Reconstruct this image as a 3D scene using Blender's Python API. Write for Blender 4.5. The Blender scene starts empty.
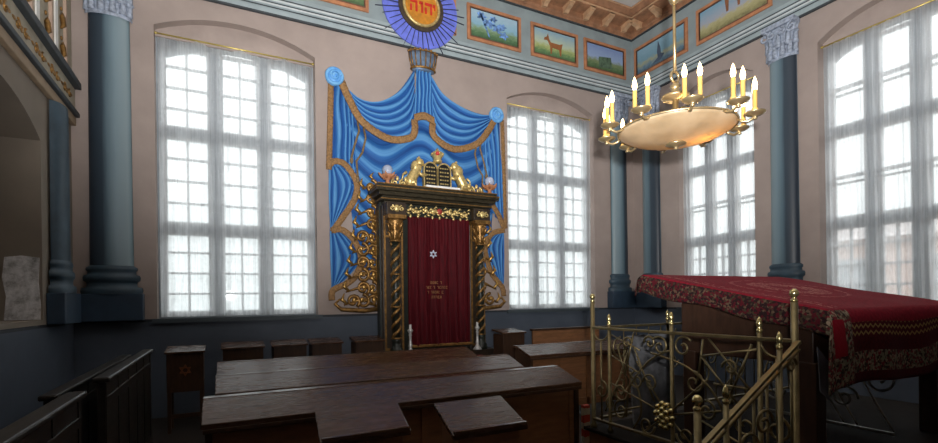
import bpy, math, random
from mathutils import Vector, Matrix
from mathutils.geometry import tessellate_polygon
random.seed(7)
C = bpy.context.scene.collection
PI = math.pi
sin, cos = math.sin, math.cos

# ------------------------------------------------------------------ helpers
def lin(c):
    return tuple(((x/255)/12.92 if x/255 <= .04045 else ((x/255+.055)/1.055)**2.4) for x in c) + (1,)

class NT:
    def __init__(s, name):
        s.m = bpy.data.materials.new(name); s.m.use_nodes = True
        s.t = s.m.node_tree; s.t.nodes.clear()
        s.out = s.t.nodes.new('ShaderNodeOutputMaterial')
    def n(s, typ, ins=None, **kw):
        nd = s.t.nodes.new(typ)
        for k, v in kw.items(): setattr(nd, k, v)
        for k, v in (ins or {}).items():
            if hasattr(v, 'is_output') or isinstance(v, bpy.types.NodeSocket): s.t.links.new(v, nd.inputs[k])
            else: nd.inputs[k].default_value = v
        return nd
    def mix(s, f, a, b, mode='MIX'):
        nd = s.n('ShaderNodeMix', data_type='RGBA', blend_type=mode)
        for i, v in ((0, f), (6, a), (7, b)):
            if isinstance(v, bpy.types.NodeSocket): s.t.links.new(v, nd.inputs[i])
            else: nd.inputs[i].default_value = v
        return nd.outputs[2]
    def math(s, op, a, b=0.0, c=0.0):
        nd = s.n('ShaderNodeMath', operation=op)
        for i, v in enumerate((a, b, c)):
            if isinstance(v, bpy.types.NodeSocket): s.t.links.new(v, nd.inputs[i])
            else: nd.inputs[i].default_value = v
        return nd.outputs[0]
    def ramp(s, f, stops, interp='LINEAR'):
        nd = s.n('ShaderNodeValToRGB', {'Fac': f}); r = nd.color_ramp; r.interpolation = interp
        while len(r.elements) < len(stops): r.elements.new(.5)
        for e, (p, c) in zip(r.elements, stops): e.position = p; e.color = lin(c)
        return nd.outputs[0]
    def coord(s, what='Object'): return s.n('ShaderNodeTexCoord').outputs[what]
    def noise(s, vec, scale, detail=4, rough=.55):
        return s.n('ShaderNodeTexNoise', {'Vector': vec, 'Scale': scale, 'Detail': detail, 'Roughness': rough}).outputs[0]
    def sep(s, vec):
        nd = s.n('ShaderNodeSeparateXYZ', {0: vec}); return nd.outputs
    def scalev(s, vec, sc):
        return s.n('ShaderNodeMapping', {'Vector': vec, 'Scale': sc}).outputs[0]
    def bsdf(s, col, rough=.5, metal=0., bump=None, bstr=.3, spec=.5, **kw):
        nd = s.n('ShaderNodeBsdfPrincipled', {'Base Color': col, 'Roughness': rough, 'Metallic': metal, 'Specular IOR Level': spec})
        if bump is not None:
            b = s.n('ShaderNodeBump', {'Height': bump, 'Strength': bstr, 'Distance': .02})
            s.t.links.new(b.outputs[0], nd.inputs['Normal'])
        for k, v in kw.items(): nd.inputs[k].default_value = v
        s.t.links.new(nd.outputs[0], s.out.inputs[0])
        return s.m

def M(name, col, rough=.5, metal=0., var=.12, scale=6, bstr=.15, spec=.5, stretch=(1, 1, 1)):
    t = NT(name); v = t.scalev(t.coord(), stretch)
    nz = t.noise(v, scale)
    a = tuple(c*(1-var) for c in col); b = tuple(min(255, c*(1+var)) for c in col)
    return t.bsdf(t.ramp(nz, [(.3, a), (.7, b)]), rough, metal, nz if bstr else None, bstr, spec)

def wood(name, dark, light, rough=.35, stretch=(1.2, 9, 9), spec=.5):
    t = NT(name); v = t.scalev(t.coord(), stretch)
    nz = t.noise(v, 4, 6, .6)
    n2 = t.noise(t.coord(), 1.5, 2)
    c = t.ramp(nz, [(.25, dark), (.75, light)])
    c = t.mix(t.math('MULTIPLY', n2, .35), c, lin(dark))
    r = t.math('MULTIPLY_ADD', nz, .2, rough-.1)
    return t.bsdf(c, r, 0, nz, .03, spec)

class B:
    def __init__(s): s.v = []; s.f = []; s.uv = []; s.sm = []
    def add(s, vs, fs, smooth=False, uvs=None):
        o = len(s.v); s.v += [tuple(p) for p in vs]
        s.uv += (uvs if uvs else [(p[0], p[2]) for p in s.v[o:]])
        for f in fs: s.f.append(tuple(i+o for i in f)); s.sm.append(smooth)
        return s
    def box(s, x0, x1, y0, y1, z0, z1):
        return s.hexa([(x0,y0,z0),(x1,y0,z0),(x1,y1,z0),(x0,y1,z0)], [(x0,y0,z1),(x1,y0,z1),(x1,y1,z1),(x0,y1,z1)])
    def hexa(s, lo, hi):
        return s.add(list(lo)+list(hi), [(3,2,1,0),(4,5,6,7),(0,1,5,4),(1,2,6,5),(2,3,7,6),(3,0,4,7)])
    def bar(s, p, q, w, h, up=(0, 0, 1)):
        p, q = Vector(p), Vector(q); d = (q-p).normalized(); u = Vector(up)
        if abs(d.dot(u)) > .98: u = Vector((0, 1, 0))
        r = d.cross(u).normalized(); u = r.cross(d)
        c = [r*(-w/2)+u*(-h/2), r*(w/2)+u*(-h/2), r*(w/2)+u*(h/2), r*(-w/2)+u*(h/2)]
        return s.hexa([p+k for k in c], [q+k for k in c])
    def tube(s, pts, r, n=7, closed=False):
        pts = [Vector(p) for p in pts]; N = len(pts)
        rs = r if isinstance(r, (list, tuple)) else [r]*N
        T = []
        for i in range(N):
            a = pts[(i-1) % N] if closed or i > 0 else pts[i]
            b = pts[(i+1) % N] if closed or i < N-1 else pts[i]
            T.append((b-a).normalized())
        u = Vector((0, 0, 1)) if abs(T[0].z) < .9 else Vector((1, 0, 0))
        u = (u - T[0]*u.dot(T[0])).normalized(); vs = []
        for i in range(N):
            u = (u - T[i]*u.dot(T[i]))
            u = u.normalized() if u.length > 1e-6 else T[i].orthogonal().normalized()
            w = T[i].cross(u)
            for k in range(n):
                a = 2*PI*k/n; vs.append(pts[i] + (u*cos(a)+w*sin(a))*rs[i])
        fs = []
        for i in range(N if closed else N-1):
            j = (i+1) % N
            for k in range(n): fs.append((i*n+k, i*n+(k+1) % n, j*n+(k+1) % n, j*n+k))
        if not closed: fs += [tuple(range(n-1, -1, -1)), tuple(range((N-1)*n, N*n))]
        return s.add(vs, fs, True)
    def lathe(s, cx, cy, prof, n=20, cz=0, sy=1., a0=0., a1=2*PI):
        full = abs(a1-a0-2*PI) < 1e-6; m = n if full else n+1; vs = []; uvs = []
        for (r, z) in prof:
            for k in range(m):
                a = a0+(a1-a0)*k/n; vs.append((cx+r*cos(a), cy+r*sy*sin(a), cz+z)); uvs.append((k/n, z))
        fs = []
        for i in range(len(prof)-1):
            for k in range(n):
                l = (k+1) % m; fs.append((i*m+k, i*m+l, (i+1)*m+l, (i+1)*m+k))
        if prof[0][0] > 1e-5: fs.append(tuple(range(m-1, -1, -1)))
        if prof[-1][0] > 1e-5: fs.append(tuple(range((len(prof)-1)*m, len(prof)*m)))
        return s.add(vs, fs, True, uvs)
    def ball(s, c, r, sc=(1, 1, 1), n=12):
        prof = [(max(0.0, sin(PI*i/8)), -cos(PI*i/8)) for i in range(9)]
        prof[0] = (1e-6, -1); prof[-1] = (1e-6, 1); o = len(s.v)
        s.lathe(0, 0, prof, n)
        for i in range(o, len(s.v)):
            p = s.v[i]; s.v[i] = (c[0]+p[0]*r*sc[0], c[1]+p[1]*r*sc[1], c[2]+p[2]*r*sc[2])
        return s
    def poly(s, outer, holes, fn, d0, d1, smooth=False):
        """plane polygon (with holes) given thickness; fn(u, w, d) -> xyz"""
        loops = [outer]+list(holes)
        tri = tessellate_polygon([[Vector((a, b, 0)) for a, b in l] for l in loops])
        flat = [p for l in loops for p in l]; N = len(flat)
        vs = [fn(a, b, d0) for a, b in flat]+[fn(a, b, d1) for a, b in flat]
        fs = [tuple(t) for t in tri]+[tuple(i+N for i in reversed(t)) for t in tri]
        o = 0
        for l in loops:
            L = len(l)
            for i in range(L): fs.append((o+i, o+(i+1) % L, N+o+(i+1) % L, N+o+i))
            o += L
        return s.add(vs, fs, smooth)
    def grid(s, fn, nu, nv, uvfn=None, thick=None):
        vs = []; uvs = []
        for j in range(nv+1):
            for i in range(nu+1):
                u, v = i/nu, j/nv; vs.append(fn(u, v)); uvs.append(uvfn(u, v) if uvfn else (u, v))
        fs = [(j*(nu+1)+i, j*(nu+1)+i+1, (j+1)*(nu+1)+i+1, (j+1)*(nu+1)+i) for j in range(nv) for i in range(nu)]
        return s.add(vs, fs, True, uvs)
    def build(s, name, mat, parent=None, bevel=0, recalc=True, solid=0, at=None):
        import bmesh
        me = bpy.data.meshes.new(name)
        if parent is not None: org = ORG[parent.name_full]
        elif at is not None: org = at
        else:
            xs, ys, zs = zip(*s.v); org = ((min(xs)+max(xs))/2, (min(ys)+max(ys))/2, min(zs))
        me.from_pydata([(p[0]-org[0], p[1]-org[1], p[2]-org[2]) for p in s.v], [], s.f)
        ul = me.uv_layers.new(name='UVMap')
        for lp in me.loops: ul.data[lp.index].uv = s.uv[lp.vertex_index]
        me.polygons.foreach_set('use_smooth', s.sm)
        bm = bmesh.new(); bm.from_mesh(me)
        if recalc: bmesh.ops.recalc_face_normals(bm, faces=bm.faces)
        bm.to_mesh(me); bm.free()
        me.materials.append(mat)
        o = bpy.data.objects.new(name, me); C.objects.link(o)
        if parent is not None: o.parent = parent
        else: o.location = org
        ORG[o.name_full] = org
        if bevel:
            m = o.modifiers.new('bevel', 'BEVEL'); m.width = bevel; m.segments = 2; m.limit_method = 'ANGLE'; m.angle_limit = .7
        if solid:
            m = o.modifiers.new('solid', 'SOLIDIFY'); m.thickness = solid; m.offset = 0
        return o
ORG = {}
def tag(o, label, cat, group=None):
    o['label'] = label; o['category'] = cat
    if group: o['group'] = group
    return o
def thing(name, label, cat, loc, group=None):
    o = bpy.data.objects.new(name, None); C.objects.link(o); o.location = loc
    o.empty_display_size = .1; ORG[o.name_full] = tuple(loc)
    return tag(o, label, cat, group)
def struct(o): o['kind'] = 'structure'; return o
def copy_thing(root, d, label):
    r = root.copy(); C.objects.link(r); r.location = Vector(root.location)+Vector(d); r['label'] = label
    for ch in list(root.children):
        c = ch.copy(); C.objects.link(c); c.parent = r
        for g in list(ch.children):
            k = g.copy(); C.objects.link(k); k.parent = c
    return r
def resample(pts, n):
    P = [Vector((a, b, 0)) for a, b in pts]; out = []
    # Catmull-Rom through the points
    dense = []
    for i in range(len(P)-1):
        p0 = P[max(i-1, 0)]; p1 = P[i]; p2 = P[i+1]; p3 = P[min(i+2, len(P)-1)]
        for k in range(12):
            t = k/12
            dense.append(.5*((2*p1)+(p2-p0)*t+(2*p0-5*p1+4*p2-p3)*t*t+(3*p1-p0-3*p2+p3)*t**3))
    dense.append(P[-1])
    L = [0]
    for i in range(1, len(dense)): L.append(L[-1]+(dense[i]-dense[i-1]).length)
    j = 0
    for k in range(n+1):
        d = L[-1]*k/n
        while j < len(L)-2 and L[j+1] < d: j += 1
        t = (d-L[j])/max(1e-9, L[j+1]-L[j]); q = dense[j].lerp(dense[j+1], min(1, t)); out.append((q.x, q.y))
    return out
def arch(x0, x1, zs, za, n=14):
    w = (x1-x0)/2; h = za-zs; R = (w*w+h*h)/(2*h); a = math.asin(w/R); cx = (x0+x1)/2
    return [(cx+R*sin(a-2*a*i/n), za-R+R*cos(a-2*a*i/n)) for i in range(n+1)]   # right to left
def spiral(c, r, turns, a0, fn, sgn=1, n=22, r1=.18):
    """points of a spiral in the (u, w) plane mapped by fn"""
    out = []
    for i in range(n+1):
        t = i/n; a = a0+sgn*2*PI*turns*t; q = r*(1-(1-r1)*t); out.append(fn(c[0]+q*cos(a), c[1]+q*sin(a)))
    return out

# ------------------------------------------------------------------ materials
DADO = 1.38
def wall_mat(name, upper):
    t = NT(name); co = t.coord(); z = t.sep(co)[2]
    n1 = t.noise(co, 1.3, 5, .6); n2 = t.noise(co, 14, 4)
    up = t.ramp(n1, [(.25, tuple(c*.93 for c in upper)), (.75, tuple(min(255, c*1.05) for c in upper))])
    lo = t.ramp(n1, [(.25, (74, 82, 94)), (.75, (88, 97, 110))])
    f = t.math('LESS_THAN', z, DADO)
    c = t.mix(f, up, lo)
    # thin dark line that closes the dado
    ln = t.math('COMPARE', z, DADO-.01, .018)
    c = t.mix(ln, c, lin((52, 56, 62)))
    r = t.math('MULTIPLY_ADD', f, -.2, .75)
    return t.bsdf(c, r, 0, n2, .06, .3)
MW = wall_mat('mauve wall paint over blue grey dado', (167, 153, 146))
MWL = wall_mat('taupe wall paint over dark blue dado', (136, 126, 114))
MAUVE = M('mauve plaster', (167, 153, 146), .8, 0, .05, 3, .05)
DECKM = M('matt dark deck boards', (30, 25, 21), .8, 0, .2, 5, .05, .1)
FLOOR = wood('worn dark floor boards', (32, 27, 23), (52, 44, 38), .6, (9, 1, 1), .25)
CEIL = M('pale grey ceiling paint', (205, 202, 198), .85, 0, .03, 2, .03)
FRIEZE = M('blue grey frieze paint', (140, 153, 156), .75, 0, .05, 3, .04)
MOULDB = M('dark slate moulding', (66, 76, 82), .6, 0, .06, 5, .03)
MOULDW = M('pale grey moulding', (196, 203, 205), .65, 0, .05, 4, .03)
BROWNC = M('brown ochre cornice', (148, 108, 80), .6, 0, .14, 7, .08)
TANC = M('tan cornice moulding', (188, 152, 118), .6, 0, .1, 7, .05)
ORANGE = M('orange brown frame paint', (178, 122, 86), .6, 0, .1, 9, .05)
ORANGED = M('dark inner frame line', (112, 76, 58), .6, 0, .1, 9, .05)
WFRAME = M('grey white window paint', (198, 202, 204), .5, 0, .04, 6, .03)
WFRAMEB = M('blue grey window casing', (138, 146, 152), .55, 0, .05, 6, .03)
BRASSROD = M('yellowed brass rod', (206, 186, 110), .35, .6, .05, 5, 0)
SILVER = M('bright silver', (196, 196, 194), .3, .35, .06, 12, .03)
STONE = M('blue grey painted capital', (150, 160, 176), .6, 0, .2, 22, .3)
COLBASE = M('dark teal column base', (54, 73, 86), .5, 0, .12, 5, .05)
COLBASE2 = M('deep teal plinth', (46, 64, 82), .5, 0, .1, 5, .05)
GOLD = M('antique gilding', (180, 142, 80), .36, .75, .22, 22, .2)
GOLDP = M('pale worn gilding', (214, 190, 128), .38, .65, .16, 26, .25)
GOLDD = M('dark bronze gilding', (138, 104, 58), .42, .65, .25, 20, .25)
ARKD = M('black green ark paint', (34, 38, 32), .38, 0, .25, 8, .08)
ARKB = M('brown black ark panel', (48, 38, 28), .4, 0, .25, 8, .08)
FRINGE = M('gold brown fringe', (142, 108, 68), .7, .1, .2, 40, .4)
CORD = M('olive brown cord', (120, 100, 70), .7, 0, .2, 40, .2)
BRASS = M('aged brass railing', (132, 119, 86), .38, .8, .12, 14, .05)
BRASSB = M('polished brass finial', (214, 198, 142), .2, .9, .06, 9, 0)
STEELG = M('grey iron railing', (150, 148, 140), .42, .7, .1, 14, .05)
DESK = wood('dark polished walnut', (54, 36, 25), (90, 62, 44), .26, (1.0, 10, 10), .42)
DESKF = wood('red brown panel wood', (112, 76, 48), (160, 110, 72), .5, (1.4, 8, 8))
PEW = wood('black brown oak', (26, 22, 18), (46, 39, 32), .36, (8, 1.2, 8))
STANDW = wood('dark brown stand wood', (42, 29, 21), (80, 55, 38), .45, (6, 6, 1.5), .3)
TABLEW = wood('dark table wood', (46, 30, 22), (78, 52, 38), .4, (6, 6, 1.2))
SOCK = M('cream candle sleeve', (196, 156, 84), .5, 0, .06, 9, .02)
CHB = M('pale chandelier brass', (170, 150, 112), .32, .8, .08, 9, .02)
WHITEP = M('white paint', (226, 226, 222), .6, 0, .04, 7, .03)
BLACKT = M('black tablet enamel', (24, 24, 22), .4, 0, .1, 9, .02)
MEDBLUE = M('ultramarine disc paint', (106, 120, 218), .65, 0, .08, 8, .04)
RAYD = M('dark ray line', (44, 46, 66), .6, 0, .08, 8, .0)
MEDGOLD = M('amber gold disc', (206, 138, 44), .45, .25, .12, 9, .05)
RED = M('vermilion lettering', (196, 44, 30), .55, 0, .08, 9, .0)
CARVED = M('dark halo ring', (72, 62, 52), .5, .3, .2, 14, .1)
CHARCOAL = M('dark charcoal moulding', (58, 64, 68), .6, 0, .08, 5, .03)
GALP = M('pale olive grey panel', (160, 152, 134), .7, 0, .08, 5, .05)
GALT = M('tan gallery moulding', (152, 132, 108), .7, 0, .08, 5, .05)
GALPINK = M('pink beige strip', (186, 162, 144), .7, 0, .06, 5, .04)

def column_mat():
    t = NT('painted column shading'); u = t.sep(t.coord('UV'))[0]
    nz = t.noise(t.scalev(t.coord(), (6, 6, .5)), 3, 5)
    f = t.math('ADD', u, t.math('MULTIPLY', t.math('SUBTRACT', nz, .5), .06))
    c = t.ramp(f, [(0, (122, 148, 158)), (.04, (50, 62, 74)), (.12, (42, 52, 64)), (.4, (54, 68, 80)), (.47, (90, 112, 124)), (.6, (122, 144, 154)), (.8, (138, 156, 163)), (.93, (112, 138, 148)), (1, (62, 82, 92))])  # trompe-l'oeil shading: a dark side and a light side painted into the colour
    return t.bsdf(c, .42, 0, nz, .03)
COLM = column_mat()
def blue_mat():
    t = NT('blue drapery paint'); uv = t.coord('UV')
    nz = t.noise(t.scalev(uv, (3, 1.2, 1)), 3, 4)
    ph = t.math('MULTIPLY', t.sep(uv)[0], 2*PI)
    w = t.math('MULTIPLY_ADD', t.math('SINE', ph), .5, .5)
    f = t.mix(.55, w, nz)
    c = t.ramp(f, [(.2, (22, 66, 130)), (.5, (46, 106, 174)), (.82, (98, 160, 212))])  # fold shading painted into the blue: lighter crests, darker hollows
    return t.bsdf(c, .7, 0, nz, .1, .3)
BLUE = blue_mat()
def rose_mat():
    t = NT('light blue rosette cloth'); nz = t.noise(t.coord(), 9, 3)
    return t.bsdf(t.ramp(nz, [(.3, (74, 146, 214)), (.7, (128, 190, 236))]), .6, 0, nz, .1)
ROSE = rose_mat()
def velvet_mat():
    t = NT('crimson velvet'); nz = t.noise(t.scalev(t.coord(), (9, 9, .8)), 5, 4)
    m = t.bsdf(t.ramp(nz, [(.3, (54, 3, 11)), (.7, (84, 6, 18))]), .75, 0, nz, .08, .2)
    p = [n for n in t.t.nodes if n.type == 'BSDF_PRINCIPLED'][0]
    p.inputs['Sheen Weight'].default_value = .15; p.inputs['Sheen Roughness'].default_value = .4
    p.inputs['Sheen Tint'].default_value = lin((220, 60, 80))
    return m
VELVET = velvet_mat()
def curtain_mat():
    t = NT('sheer white lace')
    co = t.coord(); nz = t.noise(t.scalev(co, (16, 16, .5)), 3, 3)
    vo = t.n('ShaderNodeTexVoronoi', {'Vector': co, 'Scale': 26.0}).outputs['Distance']
    d = t.n('ShaderNodeBsdfDiffuse', {'Color': lin((226, 228, 232))})
    tr = t.n('ShaderNodeBsdfTranslucent', {'Color': lin((247, 249, 251))})
    m1 = t.n('ShaderNodeMixShader', {0: .85, 1: d.outputs[0], 2: tr.outputs[0]})
    tp = t.n('ShaderNodeBsdfTransparent', {'Color': (1, 1, 1, 1)})
    f = t.math('MULTIPLY_ADD', nz, .65, .36)
    f = t.math('ADD', f, t.math('MULTIPLY', t.math('LESS_THAN', vo, .22), .06))
    m2 = t.n('ShaderNodeMixShader', {0: f, 1: tp.outputs[0], 2: m1.outputs[0]})
    t.t.links.new(m2.outputs[0], t.out.inputs[0]); return t.m
LACE = curtain_mat()
def pane_mat():
    t = NT('clear window glass')
    tp = t.n('ShaderNodeBsdfTransparent', {'Color': (.95, .97, .97, 1)})
    g = t.n('ShaderNodeBsdfGlossy', {'Color': (1, 1, 1, 1), 'Roughness': .05})
    m = t.n('ShaderNodeMixShader', {0: .06, 1: tp.outputs[0], 2: g.outputs[0]})
    t.t.links.new(m.outputs[0], t.out.inputs[0]); return t.m
PANE = pane_mat()
def emit_mat(name, col, s):
    t = NT(name); e = t.n('ShaderNodeEmission', {'Color': lin(col), 'Strength': s})
    t.t.links.new(e.outputs[0], t.out.inputs[0]); return t.m
BULB = emit_mat('lit candle bulb', (255, 214, 150), 14)
def bowl_mat():
    t = NT('frosted cream glass bowl'); nz = t.noise(t.coord(), 4, 3)
    c = t.ramp(nz, [(.3, (138, 128, 106)), (.7, (186, 174, 148))])
    d = t.n('ShaderNodeBsdfPrincipled', {'Base Color': c, 'Roughness': .35})
    tr = t.n('ShaderNodeBsdfTranslucent', {'Color': lin((250, 214, 150))})
    m = t.n('ShaderNodeMixShader', {0: .4, 1: d.outputs[0], 2: tr.outputs[0]})
    t.t.links.new(m.outputs[0], t.out.inputs[0]); return t.m
BOWL = bowl_mat()
def painting_mat(name, *cols):
    ground, mid, sky, top = [tuple(.72*x+.28*sum(c)/3+6 for x in c) for c in cols]
    t = NT(name); g = t.coord('Generated'); z = t.sep(g)[2]
    nz = t.noise(t.scalev(t.coord(), (3, 3, 6)), 3, 5, .65)
    f = t.math('ADD', z, t.math('MULTIPLY', t.math('SUBTRACT', nz, .5), .45))
    c = t.ramp(f, [(.0, tuple(x*.7 for x in ground)), (.18, ground), (.36, mid), (.5, sky), (.95, top)])
    return t.bsdf(c, .65, 0, nz, .04)
def carpet_mat():
    t = NT('red patterned table rug'); uv = t.coord('UV'); s = t.sep(uv)
    # u: metres from the left edge of the top (negative on the hanging side); v: metres from the front edge
    a, b = s[0], s[1]
    fine = t.n('ShaderNodeTexVoronoi', {'Vector': uv, 'Scale': 62.0}).outputs['Color']
    fr = t.sep(fine)[0]
    vo = t.n('ShaderNodeTexVoronoi', {'Vector': uv, 'Scale': 15.0}).outputs['Distance']
    nz = t.noise(uv, 40, 4)
    red = t.ramp(nz, [(.3, (104, 10, 28)), (.7, (142, 20, 42))])
    dark = t.ramp(nz, [(.3, (60, 6, 14)), (.7, (84, 10, 22))])
    mixp = t.ramp(fr, [(0, (52, 40, 36)), (.22, (112, 36, 44)), (.42, (118, 112, 92)), (.7, (84, 62, 52)), (.85, (148, 130, 110))], 'CONSTANT')
    flor = t.ramp(fr, [(0, (36, 18, 20)), (.35, (74, 14, 24)), (.65, (56, 46, 34)), (.85, (86, 68, 54))], 'CONSTANT')
    def band(x, lo, hi):
        return t.math('MULTIPLY', t.math('GREATER_THAN', x, lo), t.math('LESS_THAN', x, hi))
    # front hanging bands (b < 0)
    zig = t.math('ABSOLUTE', t.math('SUBTRACT', t.math('FRACT', t.math('MULTIPLY', a, 17)), .5))
    zb = t.math('ADD', t.math('MULTIPLY', b, 22), zig)
    zl = t.math('LESS_THAN', t.math('ABSOLUTE', t.math('SUBTRACT', t.math('FRACT', zb), .5)), .16)
    goldl = t.mix(zl, dark, lin((150, 122, 76)))
    c = t.mix(band(b, -.19, -.09), red, goldl)
    c = t.mix(band(b, -.3, -.19), c, dark)
    c = t.mix(band(b, -.43, -.29), c, mixp)
    c = t.mix(band(b, -.7, -.43), c, dark)
    # left edge: floral band on the hanging side
    le = t.math('MULTIPLY', t.math('LESS_THAN', a, -.005), t.math('GREATER_THAN', b, .0))
    c = t.mix(le, c, flor)
    cor = t.math('MULTIPLY', band(a, -.2, .2), t.math('LESS_THAN', b, .0))
    c = t.mix(cor, c, mixp)
    cor2 = t.math('MULTIPLY', band(a, -.03, .1), band(b, -.3, -.06))
    c = t.mix(cor2, c, lin((140, 16, 36)))
    # pale lines along the edges of the top and a central medallion
    top = t.math('GREATER_THAN', b, .02)
    l1 = t.math('MULTIPLY', top, band(a, .12, .15)); l2 = t.math('MULTIPLY', top, band(a, .21, .225))
    spk = t.math('GREATER_THAN', fr, .45)
    c = t.mix(t.math('MULTIPLY', t.math('MAXIMUM', l1, l2), spk), c, lin((176, 116, 108)))
    da = t.math('POWER', t.math('DIVIDE', t.math('SUBTRACT', a, .95), .55), 2.0)
    db = t.math('POWER', t.math('DIVIDE', t.math('SUBTRACT', b, .8), .42), 2.0)
    dd = t.math('ADD', da, db)
    med = t.math('MULTIPLY', band(dd, .12, .5), t.math('GREATER_THAN', fr, .5))
    c = t.mix(t.math('MULTIPLY', med, .8), c, lin((176, 116, 108)))
    ring = t.math('MULTIPLY', band(dd, .86, 1.0), spk)
    c = t.mix(ring, c, lin((160, 90, 88)))
    tn = t.math('MULTIPLY', top, t.math('LESS_THAN', vo, .12))
    c = t.mix(t.math('MULTIPLY', tn, .45), c, lin((86, 10, 22)))
    return t.bsdf(c, .85, 0, nz, .25, .2)
RUG = carpet_mat()
def patch_mat():
    t = NT('grey white mottle'); nz = t.noise(t.coord(), 7, 6, .7)
    return t.bsdf(t.ramp(nz, [(.35, (140, 140, 140)), (.5, (205, 205, 207)), (.65, (238, 238, 240))]), .7, 0, nz, .3)
PALEPATCH = patch_mat()
REDCARP = M('red carpet', (116, 26, 30), .9, 0, .2, 30, .2)

# ------------------------------------------------------------------ room shell
XL, XR, YB, YF, ZC = -1.77, 8.25, 8.0, -3.2, 7.78
back = lambda u, w, d: (u, YB+d, w)
right = lambda u, w, d: (XR+d, u, w)
left = lambda u, w, d: (XL-d, u, w)
WB = [(-.84, 1.34), (4.94, 7.1)]                    # openings in the back wall (x)
WR = [(5.22, 6.78), (2.44, 4.2)]                    # openings in the right wall (y)
def opening(a, b): return [(a, DADO), (b, DADO)]+arch(a, b, 5.52, 5.78)
b = B().poly([(XL-.5, 0), (XR+.5, 0), (XR+.5, 8.1), (XL-.5, 8.1)], [opening(*w) for w in WB], back, 0, .4)
struct(b.build('wall_back', MW, at=(0, 0, 0)))
b = B().poly([(YF-.3, 0), (YB+.001, 0), (YB+.001, 8.1), (YF-.3, 8.1)], [opening(*w) for w in WR], right, 0, .4)
struct(b.build('wall_right', MW, at=(0, 0, 0)))
NI = [(4.5, 1.44), (6.8, 1.44)]+arch(4.5, 6.8, 3.4, 3.68)
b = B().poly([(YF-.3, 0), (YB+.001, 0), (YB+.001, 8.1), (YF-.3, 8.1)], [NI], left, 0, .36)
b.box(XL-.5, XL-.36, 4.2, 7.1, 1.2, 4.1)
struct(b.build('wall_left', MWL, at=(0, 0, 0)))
struct(B().box(XL-.5, XR+.5, YF-.3, YF, 0, 8.1).build('wall_front', MW, at=(0, 0, 0)))
struct(B().box(XL-.5, XR+.5, YF-.3, YB+.4, -.15, 0).build('floor', FLOOR, at=(0, 0, 0)))
struct(B().box(XL-.5, XR+.5, YF-.3, YB+.4, ZC, ZC+.2).build('ceiling', CEIL, at=(0, 0, 0)))

# cornice, modillions, frieze, architrave: profile (distance from wall, z) swept along back and right walls
def run(prof, name, mat, parent=None):
    b = B()
    def ring(x, y, sx, sy): return [(x-sx*d, y-sy*d, z) for d, z in prof]
    n = len(prof)
    rings = [ring(XL, YB, 0, 1), ring(XR, YB, 1, 1), ring(XR, YF, 1, 0)]
    vs = [p for r in rings for p in r]; fs = []
    for k in (0, 1):
        for i in range(n): fs.append((k*n+i, k*n+(i+1) % n, (k+1)*n+(i+1) % n, (k+1)*n+i))
    fs += [tuple(range(n)), tuple(range(2*n, 3*n))]
    b.add(vs, fs)
    return b.build(name, mat, parent) if parent else b.build(name, mat, at=(0, 0, 0))
struct(run([(-.01, 6.3), (.02, 6.3), (.02, 7.36), (-.01, 7.36)], 'trim_1', FRIEZE))
arc = struct(run([(-.01, 6.04), (.03, 6.04), (.05, 6.1), (.05, 6.14), (.07, 6.14), (.07, 6.2), (.09, 6.2), (.09, 6.26), (.11, 6.28), (.11, 6.32), (-.01, 6.34)], 'trim_2', M('light slate architrave', (150, 164, 168), .65, 0, .05, 4, .03)))
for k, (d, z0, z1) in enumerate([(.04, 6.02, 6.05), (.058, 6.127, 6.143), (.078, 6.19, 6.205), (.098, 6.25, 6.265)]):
    run([(-.005, z0), (d, z0), (d, z1), (-.005, z1)], 'dark_fillet', CHARCOAL, arc)  # thin dark strips along the architrave steps
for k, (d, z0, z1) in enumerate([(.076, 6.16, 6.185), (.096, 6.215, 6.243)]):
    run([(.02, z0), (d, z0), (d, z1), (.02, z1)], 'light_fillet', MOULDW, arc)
cor = struct(run([(-.01, 7.36), (.05, 7.36), (.07, 7.4), (.07, 7.43), (.1, 7.46), (.1, 7.56), (.36, 7.58), (.36, 7.63), (.4, 7.64), (.42, 7.68), (.46, 7.72), (.46, 7.775), (-.01, 7.775)], 'trim_3', BROWNC))
run([(.02, 7.345), (.06, 7.345), (.06, 7.37), (.02, 7.37)], 'dark_bead', CHARCOAL, cor)
run([(.3, 7.6), (.375, 7.6), (.375, 7.628), (.3, 7.628)], 'tan_bead', TANC, cor)
run([(.3, 7.735), (.475, 7.735), (.475, 7.755), (.3, 7.755)], 'tan_bead', TANC, cor)
def modillion(b, fn):
    # curved bracket, profile in (projection, z) extruded sideways
    pr = [(.09, 7.44), (.16, 7.43), (.2, 7.47), (.28, 7.5), (.33, 7.52), (.33, 7.59), (.09, 7.59)]
    b.poly(pr, [], fn, -.05, .05)
    pr2 = [(.09, 7.54), (.36, 7.54), (.36, 7.6), (.09, 7.6)]
    b.poly(pr2, [], fn, -.062, .062)
for k in range(20):
    x = XR-.36-.53*k
    if x > XL:
        mod = B(); modillion(mod, lambda u, w, d, x=x: (x+d, YB-u, w)); mod.build('modillion', TANC, cor)
for k in range(21):
    y = YB-.36-.53*k
    if y > YF:
        mod = B(); modillion(mod, lambda u, w, d, y=y: (XR-u, y+d, w)); mod.build('modillion', TANC, cor)

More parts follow.
